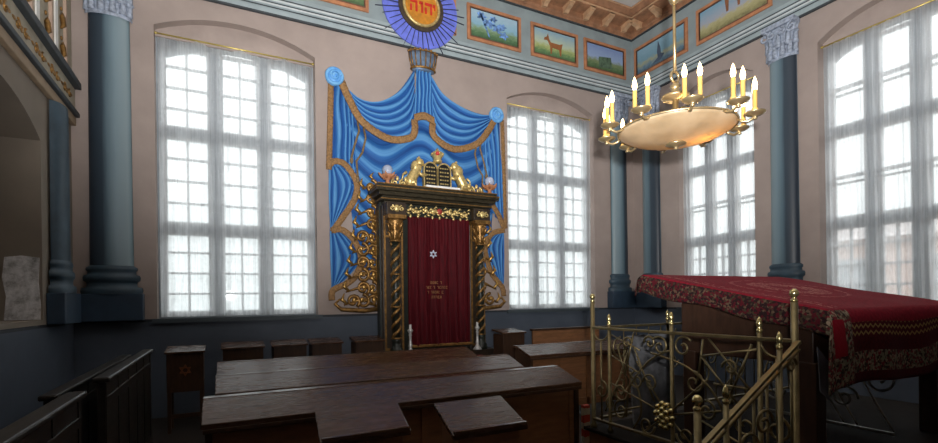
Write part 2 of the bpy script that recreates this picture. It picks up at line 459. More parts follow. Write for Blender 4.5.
# ------------------------------------------------------------------ windows, rods, curtains
def make_window(n, fn, a, bb, muntins, label_rod, label_cur, scallop):
    """fn(u, w, d): u along the wall, w up, d outwards"""
    W = bb-a; zt = 5.5; D0 = .17
    fr = B()
    inner = [(a+.07, DADO+.06), (bb-.07, DADO+.06)]+arch(a+.07, bb-.07, 5.18, 5.42)
    fr.poly([(a-.03, DADO-.02), (bb+.03, DADO-.02), (bb+.03, 5.85), (a-.03, 5.85)], [inner], fn, D0+.02, D0+.12)
    win = struct(fr.build('window_%d' % n, WFRAMEB))
    # lunette of plaster above the casing
    lu = B().poly([(a, 5.44), (bb, 5.44), (bb, 5.52)]+arch(a, bb, 5.52, 5.78)[1:-1]+[(a, 5.52)], [], fn, D0-.02, D0+.025)
    lu.build('plaster_lunette', MAUVE, win)
    B().poly([(a-.06, DADO-.05), (bb+.06, DADO-.05), (bb+.06, DADO+.012), (a-.06, DADO+.012)], [], fn, -.05, D0+.1).build('sill', MOULDB, win)
    ml = B(); L = W-.14
    for k in (1, 2):
        c = a+.07+L*k/3; ml.poly([(c-.065, DADO+.05), (c+.065, DADO+.05), (c+.065, 5.42), (c-.065, 5.42)], [], fn, D0+.0, D0+.13)
    ml.build('mullion', WFRAMEB, win)
    tb = B()
    for z in (2.7, 4.1): tb.poly([(a+.03, z-.06), (bb-.03, z-.06), (bb-.03, z+.06), (a+.03, z+.06)], [], fn, D0+.01, D0+.11)
    tb.build('transom', WFRAMEB, win)
    zs = [DADO+.06, 2.7, 4.1, 5.42]; mb = B(); sb = B()
    for k in range(3):
        u0 = a+.07+L*k/3+(.06 if k else 0); u1 = a+.07+L*(k+1)/3-(.06 if k < 2 else 0)
        for j in range(3):
            z0, z1 = zs[j]+(.05 if j else 0), zs[j+1]-.05
            for (p, q, r, t) in ((u0, u0+.05, z0, z1), (u1-.05, u1, z0, z1)):
                sb.poly([(p, r), (q, r), (q, t), (p, t)], [], fn, D0+.04, D0+.1)
            for (r, t) in ((z0, z0+.05), (z1-.05, z1)):
                sb.poly([(u0, r), (u1, r), (u1, t), (u0, t)], [], fn, D0+.045, D0+.095)
            rows = 4 if (muntins == 'all' or j == 0) else 2
            if muntins == 'all' or j == 0:
                c = (u0+u1)/2; mb.poly([(c-.016, z0), (c+.016, z0), (c+.016, z1), (c-.016, z1)], [], fn, D0+.05, D0+.09)
            for i in range(1, rows):
                z = z0+(z1-z0)*i/rows
                h = .016 if rows == 4 else .026
                mb.poly([(u0, z-h), (u1, z-h), (u1, z+h), (u0, z+h)], [], fn, D0+.05, D0+.09)
                if rows == 2: mb.poly([(u0, z-.1), (u1, z-.1), (u1, z-.07), (u0, z-.07)], [], fn, D0+.1, D0+.14)
    sb.build('sash_frame', WFRAME, win); mb.build('glazing_bars', WFRAME, win)
    B().poly([(a+.06, DADO+.05), (bb-.06, DADO+.05), (bb-.06, 5.42), (a+.06, 5.42)], [], fn, D0+.068, D0+.072).build('glass', PANE, win)
    # rod
    r = B().tube([fn(a+.01, 5.455, .1), fn(bb-.01, 5.455, .1)], .012)
    for e in (a+.012, bb-.012): r.ball(fn(e, 5.455, .1), .02)
    tag(r.build('curtain_rod', BRASSROD), label_rod, 'curtain rod', 'rods over the tall windows')
    # sheer curtain
    ph = n*1.7
    def cf(u, v):
        uu = a+.03+(W-.06)*u
        z = 5.44-(5.44-DADO-.03)*v
        g = (1-v)
        sag = scallop*abs(sin(u*PI*3.5+.6))*max(0, 1-v*9)
        d = .1+.014*sin(u*58+ph+1.2*sin(u*9+v*2))+.01*sin(u*131+v*3)+.008*v*sin(u*23+2*v)
        return fn(uu, z-sag, d)
    c = B().grid(cf, 150, 36)
    tag(c.build('sheer_curtain', LACE, recalc=False), label_cur, 'curtain', 'sheer curtains at the tall windows')
make_window(1, back, *WB[0], 'all', 'thin yellow curtain rod over the window left of the ark', 'sheer white curtain over the tall window left of the ark', .05)
make_window(2, back, *WB[1], 'all', 'thin curtain rod over the window right of the ark', 'sheer white curtain over the tall window right of the ark', .03)
make_window(3, right, *WR[0], 'low', 'thin curtain rod over the window behind the chandelier', 'sheer white curtain on the side window behind the chandelier', .0)
make_window(4, right, *WR[1], 'low', 'thin curtain rod over the window behind the red table rug', 'lace curtain on the window at the right picture edge', .0)

# ------------------------------------------------------------------ half columns on the walls
def column(fn, c, w, label, top=6.04, flip=False):
    """fn(u, w, d) d outwards; the column stands into the room"""
    t = thing('half_column', label, 'column', fn(c, DADO, 0), 'painted half columns between the windows')
    h = w/2
    B().poly([(c-h*1.5, DADO), (c+h*1.5, DADO), (c+h*1.5, 1.74), (c-h*1.5, 1.74)], [], fn, 0, -.17).build('plinth', COLBASE2, t, .01)
    def half(prof, name, mat, n=22, dep=.5):
        def g(u, v):
            if flip: u = 1-u
            i = min(len(prof)-2, int(v*(len(prof)-1)+1e-6)); f = v*(len(prof)-1)-i
            r = prof[i][0]+(prof[i+1][0]-prof[i][0])*f; z = prof[i][1]+(prof[i+1][1]-prof[i][1])*f
            a = PI*(1-u); return fn(c+r*cos(a), z, -.02-r*dep*sin(a))
        return B().grid(g, n, (len(prof)-1)*2 if len(prof) < 12 else len(prof)-1).build(name, mat, t)
    pr = []
    for (r, z) in ((1.42, 1.74), (1.45, 1.78), (1.42, 1.82), (1.2, 1.83), (1.16, 1.87), (1.2, 1.9), (1.32, 1.92), (1.34, 1.96), (1.3, 1.99), (1.14, 2.0), (1.12, 2.04), (1.2, 2.06), (1.2, 2.09), (1.03, 2.12)): pr.append((h*r, z))
    half(pr, 'base', COLBASE)
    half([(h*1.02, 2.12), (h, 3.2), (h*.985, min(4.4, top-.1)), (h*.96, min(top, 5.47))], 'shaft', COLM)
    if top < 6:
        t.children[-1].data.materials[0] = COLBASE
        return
    half([(h*1.08, 5.45), (h*1.1, 5.475), (h*1.08, 5.5)], 'neck_ring', STONE)
    cap = half([(h*.98, 5.49), (h*1.0, 5.7), (h*1.05, 5.88), (h*1.16, 5.97)], 'capital', STONE)
    lf = B()
    for row, (z0, zl, rr) in enumerate(((5.5, .2, 1.02), (5.64, .22, 1.06))):
        nlf = 6 if row == 0 else 5
        for k in range(nlf):
            a = PI*(k+.5)/nlf; ca, sa = cos(a), sin(a)
            pts = []; rad = []
            for i in range(7):
                tt = i/6; r = h*(rr-.02+.18*tt**2.2); z = z0+zl*sin(min(1, tt*1.15)*PI/2*1.0)-(.05*max(0, tt-.75)*4)
                pts.append(fn(c+r*ca, z, -.03-r*.5*sa)); rad.append(.045*(1-.55*tt))
            lf.tube(pts, rad, 6)
    for sgn in (-1, 1):
        lf.tube([Vector(p) for p in spiral((c+sgn*h*.98, 5.88), .085, 1.3, PI/2, lambda u, w: fn(u, w, -.17), sgn)], .02, 6)
        lf.tube([Vector(p) for p in spiral((c+sgn*h*.35, 5.86), .065, 1.2, PI/2, lambda u, w: fn(u, w, -.21), -sgn)], .016, 6)
    lf.build('acanthus_leaves', STONE, cap)
    B().poly([(c-h*1.18, 5.965), (c+h*1.18, 5.965), (c+h*1.18, 6.04), (c-h*1.18, 6.04)], [], fn, 0, -.2).build('abacus', STONE, t, .008)
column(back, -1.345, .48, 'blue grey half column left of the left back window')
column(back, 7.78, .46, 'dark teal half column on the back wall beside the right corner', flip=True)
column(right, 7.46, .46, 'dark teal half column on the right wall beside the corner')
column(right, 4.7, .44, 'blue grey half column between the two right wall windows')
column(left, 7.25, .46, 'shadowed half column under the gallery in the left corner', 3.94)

# ------------------------------------------------------------------ left gallery front, wall patch
g = thing('gallery_front', 'ornamented gallery front with dark mouldings high on the left wall', 'gallery', (XL, 5, 3.95))
Y0, Y1 = 1.0, 7.98
B().box(XL, XL+.06, Y0, Y1, 3.95, 4.06).build('lower_moulding', GALT, g, .01)
B().box(XL, XL+.1, Y0, Y1, 4.06, 4.12).build('dark_moulding', CHARCOAL, g, .01)
bd = B().box(XL, XL+.05, Y0, Y1, 4.12, 4.43).build('band', GALP, g)
B().box(XL, XL+.12, Y0, Y1, 4.43, 4.52).build('dark_moulding', CHARCOAL, g, .01)
B().box(XL, XL+.02, Y0, Y1, 4.52, 6.0).build('upper_panel', GALP, g)
for k in range(9):
    orn = B(); y = 3.6+.5*k
    p = lambda u, w: (XL+.055, y+u, 4.275+w)
    orn.ball((XL+.05, y, 4.275), .035, (.5, 1.3, 1))
    for s in (-1, 1):
        orn.tube(spiral((s*.11, 0), .055, 1.1, PI/2, p, s), .012, 5)
        orn.ball((XL+.05, y+s*.19, 4.29), .025, (.5, 1.8, .8))
    orn.build('gilt_ornament', GOLDD, bd)
st = B(); st2 = B()
for y in (5.9, 6.6, 7.25): st.box(XL, XL+.035, y, y+.1, 4.52, 6.0)
for y in (5.7, 6.4, 7.05, 7.62): st2.box(XL, XL+.05, y, y+.05, 4.52, 6.0)
for y in (6.28, 6.92, 7.5):
    go = B()
    for k in range(4):
        z = 4.72+.36*k
        go.tube([(XL+.035, y-.03, z-.1), (XL+.045, y+.03, z-.04), (XL+.045, y-.02, z+.04), (XL+.035, y+.03, z+.11)], [.012, .03, .03, .01], 6)
        go.ball((XL+.03, y, z+.15), .022, (.6, 1, 1.2))
    go.build('gilt_ornament', GOLDD, g)
st.build('pale_strip', WHITEP, g); st2.build('pink_strip', GALPINK, g)
pp = B()
outl = [(-2.09, 1.445), (-1.79, 1.445), (-1.785, 1.6), (-1.8, 1.85), (-1.79, 2.12), (-1.94, 2.14), (-2.08, 2.12), (-2.1, 1.9), (-2.07, 1.7)]
pp.poly(outl, [], lambda u, w, d: (u, 6.8-d, w), -.0, .008)
tag(pp.build('wall_patch', PALEPATCH), 'grey white mottled patch inside the left wall niche', 'plaster patch')  # irregular grey-white mottled patch on the side of the niche

# ------------------------------------------------------------------ frieze paintings
pal = {'fig': ((74, 122, 70), (120, 158, 110), (116, 176, 206), (150, 190, 214)), 'deer': ((92, 140, 76), (166, 182, 92), (176, 196, 160), (128, 170, 192)),
       'tent': ((80, 116, 62), (120, 140, 90), (130, 160, 206), (110, 140, 200)), 'sea': ((84, 124, 150), (150, 156, 120), (96, 150, 176), (120, 170, 196)),
       'camel': ((156, 150, 88), (176, 168, 112), (150, 160, 178), (110, 160, 190)), 'hill': ((86, 124, 70), (140, 152, 96), (130, 168, 200), (120, 160, 200))}
def painting(fn, a, bb, kind, label, z0=6.45, z1=7.12):
    t = thing('frieze_painting', label, 'painting', fn((a+bb)/2, z0, -.02), 'framed landscapes along the frieze')
    w = .075
    B().poly([(a, z0), (bb, z0), (bb, z1), (a, z1)], [[(a+w, z0+w), (bb-w, z0+w), (bb-w, z1-w), (a+w, z1-w)]], fn, -.015, -.05).build('frame', ORANGE, t)
    e = .02
    B().poly([(a+w-e, z0+w-e), (bb-w+e, z0+w-e), (bb-w+e, z1-w+e), (a+w-e, z1-w+e)], [[(a+w, z0+w), (bb-w, z0+w), (bb-w, z1-w), (a+w, z1-w)]], fn, -.02, -.053).build('inner_line', ORANGED, t)
    cv = B().poly([(a+w, z0+w), (bb-w, z0+w), (bb-w, z1-w), (a+w, z1-w)], [], fn, -.015, -.03).build('canvas', painting_mat('landscape '+kind, *pal[kind]), t)
    c = (a+bb)/2; m = B(); mat = None
    if fn is right: K = -1
    else: K = 1
    def P(pts, d=-.034): m.poly([(c+K*x, z0+.335+z) for x, z in pts], [], fn, -.028, d)
    if kind == 'deer':
        P([(-.2, .06), (-.14, .09), (-.1, .03), (.12, .03), (.2, .06), (.17, -.06), (.16, -.2), (.13, -.2), (.11, -.08), (-.06, -.07), (-.08, -.2), (-.11, -.2), (-.12, -.05), (-.17, .04)]); mat = M('deer brown', (146, 92, 52), .7)
        P([(-.2, .06), (-.27, .05), (-.26, .1), (-.2, .13), (-.17, .2), (-.14, .09)])
    elif kind == 'tent':
        P([(-.18, -.2), (-.18, .02), (.16, .06), (.2, -.18)]); mat = M('dark green hut', (72, 92, 74), .7, 0, .4, 12)
    elif kind == 'fig':
        for (x, z, r) in ((-.28, .16, .09), (-.12, .06, .11), (.06, .0, .1), (.2, -.1, .09), (-.02, .16, .07), (.18, .06, .07)):
            P([(x+r*(1+.35*cos(5*q*PI/10))*cos(q*PI/10), z+r*.7*(1+.35*cos(5*q*PI/10))*sin(q*PI/10)) for q in range(20)])
        P([(-.34, .24), (-.3, .24), (-.1, -.2), (-.13, -.2)]); mat = M('blue white leaf', (88, 120, 172), .7, 0, .55, 14)
    elif kind == 'sea':
        P([(-.05, -.12), (-.07, .0), (-.04, .22), (.02, .06), (.03, -.06), (.12, -.1), (.02, -.2), (-.2, -.2)]); mat = M('slate bird shape', (70, 84, 104), .7)
    elif kind == 'camel':
        P([(-.14, .3), (-.1, .0), (-.06, .0), (-.05, .2), (.1, .2), (.12, 0), (.16, 0), (.17, .3)]); mat = M('russet animal', (138, 92, 62), .7)
    else:
        P([(-.3, -.16), (-.14, .04), (0, -.05), (.15, .08), (.3, -.16)]); mat = M('green hill shape', (92, 120, 78), .7)
    m.build('motif', mat, cv)
painting(back, 1.03, 2.22, 'hill', 'green landscape panel cut by the top edge, left of the sunburst')
painting(back, 2.66, 3.85, 'hill', 'framed panel almost hidden behind the blue sunburst')
painting(back, 4.08, 5.26, 'fig', 'frieze painting of blue and white leaves under a sky')
painting(back, 5.5, 6.68, 'deer', 'frieze painting of a brown deer in a green meadow')
painting(back, 6.85, 8.03, 'tent', 'frieze painting of a dark hut in a field, at the corner')
painting(right, 6.5, 7.88, 'sea', 'frieze painting with a dark shape over water, behind the chandelier rod')
painting(right, 4.86, 6.3, 'camel', 'frieze painting of a russet animal on yellow ground')
painting(right, 3.2, 4.64, 'hill', 'frieze painting at the top edge above the right window')

# ------------------------------------------------------------------ sunburst medallion and crown over the canopy
cx, cz = 3.13, 6.72
t = thing('sunburst_medallion', 'blue sunburst disc with a gold centre and red letters', 'medallion', (cx, YB-.02, cz-.7))
disc = lambda r, n=48: [(cx+r*cos(2*PI*k/n), cz+r*sin(2*PI*k/n)) for k in range(n)]
B().poly(disc(.7), [], back, -.1, -.125).build('blue_disc', MEDBLUE, t)
ry = B()
for k in range(40):
    a = 2*PI*k/40+.04; r1 = .84 if k % 3 == 0 else (.74 if k % 3 == 1 else .66)
    ca, sa = cos(a), sin(a); w0, w1 = .007, .003
    ry.poly([(cx+.36*ca-w0*sa, cz+.36*sa+w0*ca), (cx+r1*ca-w1*sa, cz+r1*sa+w1*ca), (cx+r1*ca+w1*sa, cz+r1*sa-w1*ca), (cx+.36*ca+w0*sa, cz+.36*sa-w0*ca)], [], back, -.12, -.14)
ry.build('rays', RAYD, t)
B().poly(disc(.42), [disc(.3)], back, -.12, -.15).build('dark_halo', CARVED, t)
B().tube([(cx+.325*cos(2*PI*k/40), YB-.16, cz+.325*sin(2*PI*k/40)) for k in range(40)], .026, 8, True).build('gold_rim', GOLDP, t)
gd = B().poly(disc(.32), [], back, -.12, -.155).build('gold_disc', MEDGOLD, t)
lt = B()
def stroke(x0, x1, z0, z1): lt.poly([(cx+x0, cz+z0), (cx+x1, cz+z0), (cx+x1, cz+z1), (cx+x0, cz+z1)], [], back, -.15, -.166)
for o in (-.215, .06):                                  # he
    stroke(o, o+.135, .045, .09); stroke(o+.1, o+.135, -.1, .05); stroke(o, o+.035, -.1, .005)
stroke(-.045, .025, .045, .09); stroke(-.01, .025, -.1, .06)     # vav
stroke(.21, .255, .035, .09); stroke(.235, .255, -.01, .05)      # yod
lt.build('lettering', RED, gd)

# ------------------------------------------------------------------ blue canopy with gold fringe
can = thing('draped_canopy', 'blue canopy of swags with gold fringe on the wall behind the ark', 'canopy', (3.15, YB, 1.6))
def loft(p, q, off, amp, folds, along, name, nu=60, nv=40, ph=0., wav=7):
    P = resample(p, nu); Q = resample(q, nu)
    def fn(u, v):
        i = min(nu, int(round(u*nu))); a, c = P[i], Q[i]
        x = a[0]+(c[0]-a[0])*v; z = a[1]+(c[1]-a[1])*v
        s = v if along else u
        e = min(1, 8*min(u, 1-u)+.25) if along else 1
        d = off+amp*e*(.5+.5*sin(2*PI*folds*s+ph+.8*sin(5*u+3*v)+.7*sin(9*v+4*u+folds)))**1.0
        return (x, YB-d, z)
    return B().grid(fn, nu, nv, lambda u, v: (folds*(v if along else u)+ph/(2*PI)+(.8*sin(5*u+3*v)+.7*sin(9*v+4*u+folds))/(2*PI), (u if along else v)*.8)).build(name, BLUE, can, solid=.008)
def fringe(pts, w, off, name='fringe', n=48, down=True):
    P = resample(pts, n); vs = []
    def fn(u, v):
        i = min(n, int(round(u*n))); a = P[i]
        if down: return (a[0], YB-off-.012*sin(i*2.4)*v, a[1]-w*v)
        j = min(n, i+1); k = max(0, i-1); d = Vector((P[j][0]-P[k][0], P[j][1]-P[k][1])).normalized()
        return (a[0]+d.y*w*(v-.5), YB-off-.008*sin(i*2.4), a[1]-d.x*w*(v-.5))
    return B().grid(fn, n, 3, lambda u, v: (u*20, v)).build(name, FRINGE, can, solid=.016)
# backing cloth: curved folds
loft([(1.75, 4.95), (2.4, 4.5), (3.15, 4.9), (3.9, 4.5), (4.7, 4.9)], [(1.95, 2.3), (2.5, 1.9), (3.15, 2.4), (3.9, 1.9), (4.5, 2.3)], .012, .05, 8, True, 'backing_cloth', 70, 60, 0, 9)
# tails
loft([(1.56, 5.16), (1.75, 5.12), (1.95, 4.7)], [(1.53, 3.72), (1.75, 3.78), (1.98, 3.4)], .03, .05, 5, False, 'left_tail', 40, 24, .4, 6)
loft([(1.53, 3.86), (1.52, 3.3), (1.54, 2.76)], [(1.7, 3.84), (1.94, 3.5), (1.57, 2.74)], .03, .03, 4, True, 'left_tail', 30, 30, .4, 5)
loft([(1.53, 2.78), (1.53, 2.3), (1.55, 1.8)], [(1.72, 2.74), (2.02, 2.3), (1.58, 1.78)], .03, .03, 4, True, 'left_tail', 30, 30, .4, 5)
loft([(4.35, 4.7), (4.55, 5.0), (4.74, 5.0)], [(4.36, 3.4), (4.6, 3.2), (4.8, 2.95)], .03, .05, 5, False, 'right_tail', 40, 24, .4, 6)
loft([(4.79, 2.95), (4.42, 2.6), (4.7, 1.84)], [(4.8, 2.95), (4.81, 2.4), (4.78, 1.84)], .03, .03, 4, True, 'right_tail', 30, 30, .4, 5)
# swags
loft([(1.68, 5.2), (2.0, 4.94), (2.35, 4.94), (2.7, 5.18), (3.0, 5.62)], [(1.74, 5.12), (2.05, 4.52), (2.48, 4.3), (2.9, 4.42), (3.0, 4.78)], .1, .045, 6, True, 'left_swag', 60, 50, 0, 7)
loft([(3.28, 5.62), (3.5, 5.3), (3.85, 5.12), (4.25, 5.05), (4.6, 5.08)], [(3.29, 4.8), (3.4, 4.42), (3.74, 4.28), (4.15, 4.42), (4.58, 4.98)], .1, .045, 6, True, 'right_swag', 60, 50, 0, 7)
loft([(3.01, 5.64), (3.15, 5.66), (3.29, 5.64)], [(2.95, 4.75), (3.13, 4.82), (3.31, 4.75)], .15, .05, 5, False, 'centre_jabot', 40, 16, 0, 5)
# fringes
fringe([(1.72, 5.14), (1.83, 4.9), (2.05, 4.55), (2.48, 4.33), (2.85, 4.38), (2.96, 4.5), (2.96, 4.72)], .12, .175, down=False)
fringe([(3.3, 4.72), (3.33, 4.48), (3.7, 4.31), (4.15, 4.45), (4.42, 4.74), (4.58, 5.02)], .12, .175, down=False)
fringe([(2.94, 4.8), (3.13, 4.86), (3.32, 4.8)], .13, .215)
fringe([(1.57, 5.16), (1.55, 4.5), (1.52, 3.72)], .09, .1, down=False)
fringe([(1.51, 3.76), (1.6, 3.86), (1.76, 3.84), (1.9, 3.68), (1.97, 3.5), (1.92, 3.26), (1.78, 3.04), (1.56, 2.72)], .1, .1, down=False)
fringe([(1.54, 2.74), (1.72, 2.76), (1.92, 2.58), (2.02, 2.3), (1.95, 2.05), (1.8, 1.9), (1.56, 1.78), (1.54, 1.62)], .1, .1, down=False)
fringe([(4.77, 5.02), (4.79, 4.2), (4.81, 2.96)], .07, .1, down=False)
fringe([(4.36, 3.55), (4.5, 3.42), (4.66, 3.2), (4.79, 2.94)], .1, .1, down=False)
fringe([(4.79, 2.92), (4.52, 2.84), (4.37, 2.6), (4.4, 2.35), (4.5, 2.08), (4.72, 1.83), (4.75, 1.66)], .1, .1, down=False)
# rosettes: a puffed disc with a coiled centre
for nm, x, z in (('rosette', 1.61, 5.2), ('rosette', 4.6, 5.06)):
    b = B()
    b.ball((x, YB-.14, z), .14, (1.0, .55, 1.0), 16)
    b.tube([(x+.12*cos(2*PI*k/24), YB-.19, z+.12*sin(2*PI*k/24)) for k in range(24)], .03, 7, True)
    b.tube(spiral((x, z), .09, 1.6, 0, lambda u, w: (u, YB-.225, w)), .018, 6)
    b.build(nm, ROSE, can)
# hanging cords
for x0, s in ((1.98, 1), (4.3, -1)):
    cd = B()
    cd.tube([(x0, YB-.13, 4.6), (x0+.03*s, YB-.12, 4.4), (x0-.05*s, YB-.12, 4.15), (x0-.1*s, YB-.12, 3.95)], .018, 6)
    cd.tube([(x0+.1*s, YB-.13, 4.5), (x0+.14*s, YB-.12, 4.3), (x0+.08*s, YB-.12, 4.05), (x0-.02*s, YB-.12, 3.9), (x0+.0*s, YB-.12, 3.65)], .018, 6)
    cd.ball((x0-.1*s, YB-.12, 3.9), .03, (1, .8, 1.8)); cd.ball((x0, YB-.12, 3.6), .03, (1, .8, 1.8))
    cd.build('tassel_cord', CORD, can)
# crown above the canopy
cw = B().lathe(3.15, YB-.13, [(.15, 5.58), (.2, 5.6), (.21, 5.64), (.195, 5.66), (.25, 5.8), (.255, 5.92), (.22, 5.92), (.18, 5.68), (1e-4, 5.68)], 24, 0, .55)
crown = cw.build('crown', M('dull blue crown enamel', (104, 124, 148), .5, .3, .15, 12, .1), can)
cb = B()
for k in range(9):
    a = PI+PI*k/8; ca, sa = cos(a), sin(a)
    cb.tube([(3.15+.21*ca, YB-.13+.12*sa, 5.64), (3.15+.245*ca, YB-.13+.14*sa, 5.78), (3.15+.26*ca, YB-.13+.15*sa, 5.9)], .012, 5)
    cb.ball((3.15+.26*ca, YB-.13+.15*sa, 5.92), .025)
cb.tube([(3.15+.215*cos(2*PI*k/24), YB-.13+.12*sin(2*PI*k/24), 5.63) for k in range(24)], .022, 6, True)
cb.tube([(3.15+.255*cos(2*PI*k/24), YB-.13+.142*sin(2*PI*k/24), 5.91) for k in range(24)], .014, 6, True)
cb.build('crown_bands', GOLDD, crown)

# ------------------------------------------------------------------ carved side wings of the ark
def wing(x0, s, label, zt, wmax):
    t = thing('carved_wing', label, 'carving', (x0, YB-.14, 1.42), 'gilded openwork wings beside the ark')
    f = lambda u, w: (x0+s*u, YB-.14, w)
    # u measured from the ark side (0) outwards
    b = B()
    b.tube([f(0, 1.44), f(.02, 2.4), f(0, zt)], .035, 7)
    b.build('edge_strip', GOLD, t)
    b = B(); lf = B()
    H = zt-1.5; rows = int(H/.2)
    for k in range(rows):
        q = k/(rows-1); z = 1.6+H*q*.95; wd = max(.2, wmax*(1-.62*q))
        ncol = max(1, int(wd/.17))
        for c in range(ncol):
            u = .1+.165*c; sg = 1 if (c+k) % 2 else -1
            b.tube(spiral((u, z), .115, 1.35, PI*(.5 if sg > 0 else 1.3), f, sg, 20), [.032-.014*i/20 for i in range(21)], 6)
            lf.ball(f(u+.02*sg, z+.02), .042, (1, .7, 1))
        b.tube([f(.02, z-.1), f(wd*.5, z+.04), f(wd+.06, z-.06)], [.02, .03, .012], 6)
        lf.tube([f(wd, z-.05), f(wd+.09, z+.03), f(wd+.05, z+.13)], [.018, .035, .006], 6)
        lf.tube([f(.05, z+.1), f(.12, z+.17), f(.06, z+.24)], [.012, .03, .006], 6)
    b.tube([f(0, 1.47), f(wmax*.5, 1.44), f(wmax+.1, 1.47), f(wmax+.2, 1.56), f(wmax+.12, 1.64)], [.04, .04, .035, .03, .015], 7)
    b.build('scrolls', GOLDD, t); lf.build('leaves', GOLD, t)
    return t
wing(2.3, -1, 'tall gilded scroll carving left of the ark', 3.5, .52)
wing(4.17, 1, 'lower gilded scroll carving right of the ark, half hidden', 2.85, .38)

# ------------------------------------------------------------------ the ark
AF = 7.5
ark = thing('torah_ark', 'carved dark and gilt ark with tablets standing at the back wall', 'ark', (3.22, 7.65, 0))
B().box(2.18, 4.26, 7.3, 7.78, 0, .74).build('plinth', ARKB, ark, .01)
sp = B().box(2.6, 3.9, 6.75, 7.3, 0, .62).build('step', STANDW, ark, .01)
B().box(2.58, 3.92, 6.73, 7.31, .62, .655).build('carpet', REDCARP, sp, .008)
B().box(2.25, 4.15, 7.62, 7.78, .74, 3.2).build('body', ARKD, ark)
for x0, x1 in ((2.27, 2.62), (3.83, 4.13)):
    p = B().box(x0, x1, 7.5, 7.7, .74, 3.14).build('pier', ARKB, ark, .008)
    tr = B()
    for xa in (x0+.015, x1-.045): tr.box(xa, xa+.03, 7.485, 7.5, .8, 3.1)
    for z in (.8, 2.62, 3.07): tr.box(x0+.015, x1-.015, 7.483, 7.5, z, z+.035)
    tr.build('gilt_trim', GOLDD, p)
    cx_ = (x0+x1)/2
    col = B(); N = 60; tw = B()
    prof = [(.1, .74), (.11, .78), (.1, .84), (.07, .86), (.07, .95), (.085, .97), (.06, 1.0)]
    col.lathe(cx_, 7.4, prof, 16)
    col.lathe(cx_, 7.4, [(.062, 1.0), (.062, 2.55)], 14)
    cc = col.build('twisted_column', ARKD, ark)
    for k in range(2):
        tw.tube([(cx_+.06*cos(2*PI*4.5*i/N+PI*k), 7.4+.06*sin(2*PI*4.5*i/N+PI*k), 1.02+1.5*i/N) for i in range(N+1)], .026, 6)
    for z, r in ((1.0, .075), (1.5, .078), (2.02, .078), (2.55, .08)):
        tw.tube([(cx_+r*cos(2*PI*k/16), 7.4+r*sin(2*PI*k/16), z) for k in range(16)], .014, 6, True)
    tw.build('gilt_spiral', GOLDD, cc)
    cp = B().lathe(cx_, 7.4, [(.07, 2.55), (.065, 2.62), (.085, 2.78), (.115, 2.86), (.115, 2.9)], 16)
    for k in range(8):
        a = 2*PI*k/8
        for z0, rr in ((2.58, .065), (2.72, .08)):
            cp.tube([(cx_+rr*cos(a), 7.4+rr*sin(a), z0), (cx_+(rr+.03)*cos(a), 7.4+(rr+.03)*sin(a), z0+.09), (cx_+(rr+.06)*cos(a), 7.4+(rr+.06)*sin(a), z0+.12)], [.024, .022, .008], 6)
    cp.box(cx_-.15, cx_+.15, 7.27, 7.55, 2.9, 2.96)
    cp.build('capital', GOLDD, cc)
    bl = B().box(cx_-.16, cx_+.16, 7.3, 7.6, 2.96, 3.16)
    blk = bl.build('impost_block', ARKB, ark, .006)
    o = B()
    o.ball((cx_, 7.29, 3.06), .05, (1, .6, 1.2))
    for s in (-1, 1): o.tube(spiral((cx_+s*.08, 3.06), .045, 1.2, PI/2, lambda u, w: (u, 7.285, w), s), .013, 6)
    o.build('gilt_boss', GOLDP, blk)
# frieze with garland
fz = B().box(2.6, 3.86, 7.44, 7.7, 2.98, 3.18).build('frieze_board', ARKD, ark)
ga = B()
random.seed(3)
for k in range(26):
    x = 2.68+1.1*k/25; z = 3.07+.022*sin(k*1.3)
    ga.ball((x, 7.42, z), random.uniform(.02, .042), (1.1, .7, .9), 8)
    if k % 2: ga.tube([(x-.03, 7.42, z+.03), (x, 7.405, z+.06), (x+.04, 7.42, z+.04)], [.008, .018, .004], 5)
    else: ga.tube([(x-.03, 7.42, z-.03), (x, 7.405, z-.055), (x+.04, 7.42, z-.04)], [.008, .018, .004], 5)
ga.build('gilt_garland', GOLDP, fz)
B().ball((3.23, 7.41, 3.08), .05, (1, .6, 1)).build('red_boss', M('dull red boss', (150, 54, 44), .5), fz)
for k in range(9): B().ball((2.72+1.03*k/8, 7.425, 2.975), .022, (1, .8, 1.3), 8).build('gilt_bead', GOLDP, fz)
# cornice: stepped slabs
cn = B()
for (ox, z0, z1) in ((-.02, 3.16, 3.2), (.05, 3.2, 3.25), (.1, 3.27, 3.33), (.15, 3.33, 3.4), (.12, 3.4, 3.44)):
    cn.box(2.27-ox, 4.16+ox, 7.42-ox, 7.78, z0, z1)
cn.box(2.25, 4.18, 7.4, 7.78, 3.24, 3.28)
cor_a = cn.build('cornice', M('bronze brown cornice', (56, 50, 36), .42, .4, .25, 14, .15), ark, .006)
ln = B()
for ox, z in ((.052, 3.215), (.152, 3.375), (.122, 3.435)):
    ln.box(2.27-ox-.004, 4.16+ox+.004, 7.42-ox-.006, 7.6, z, z+.014)
ln.build('gilt_lines', GOLDD, cor_a)
dn = B()
for k in range(44): dn.box(2.2+1.98*k/43, 2.2+1.98*k/43+.022, 7.335, 7.36, 3.275, 3.32)
for k in range(8): dn.box(2.175, 2.2, 7.4+.045*k, 7.42+.045*k, 3.275, 3.32)
dn.build('dentils', GOLD, cor_a)
B().box(2.98, 3.6, 7.36, 7.6, 3.44, 3.5).build('shelf', WHITEP, ark, .006)
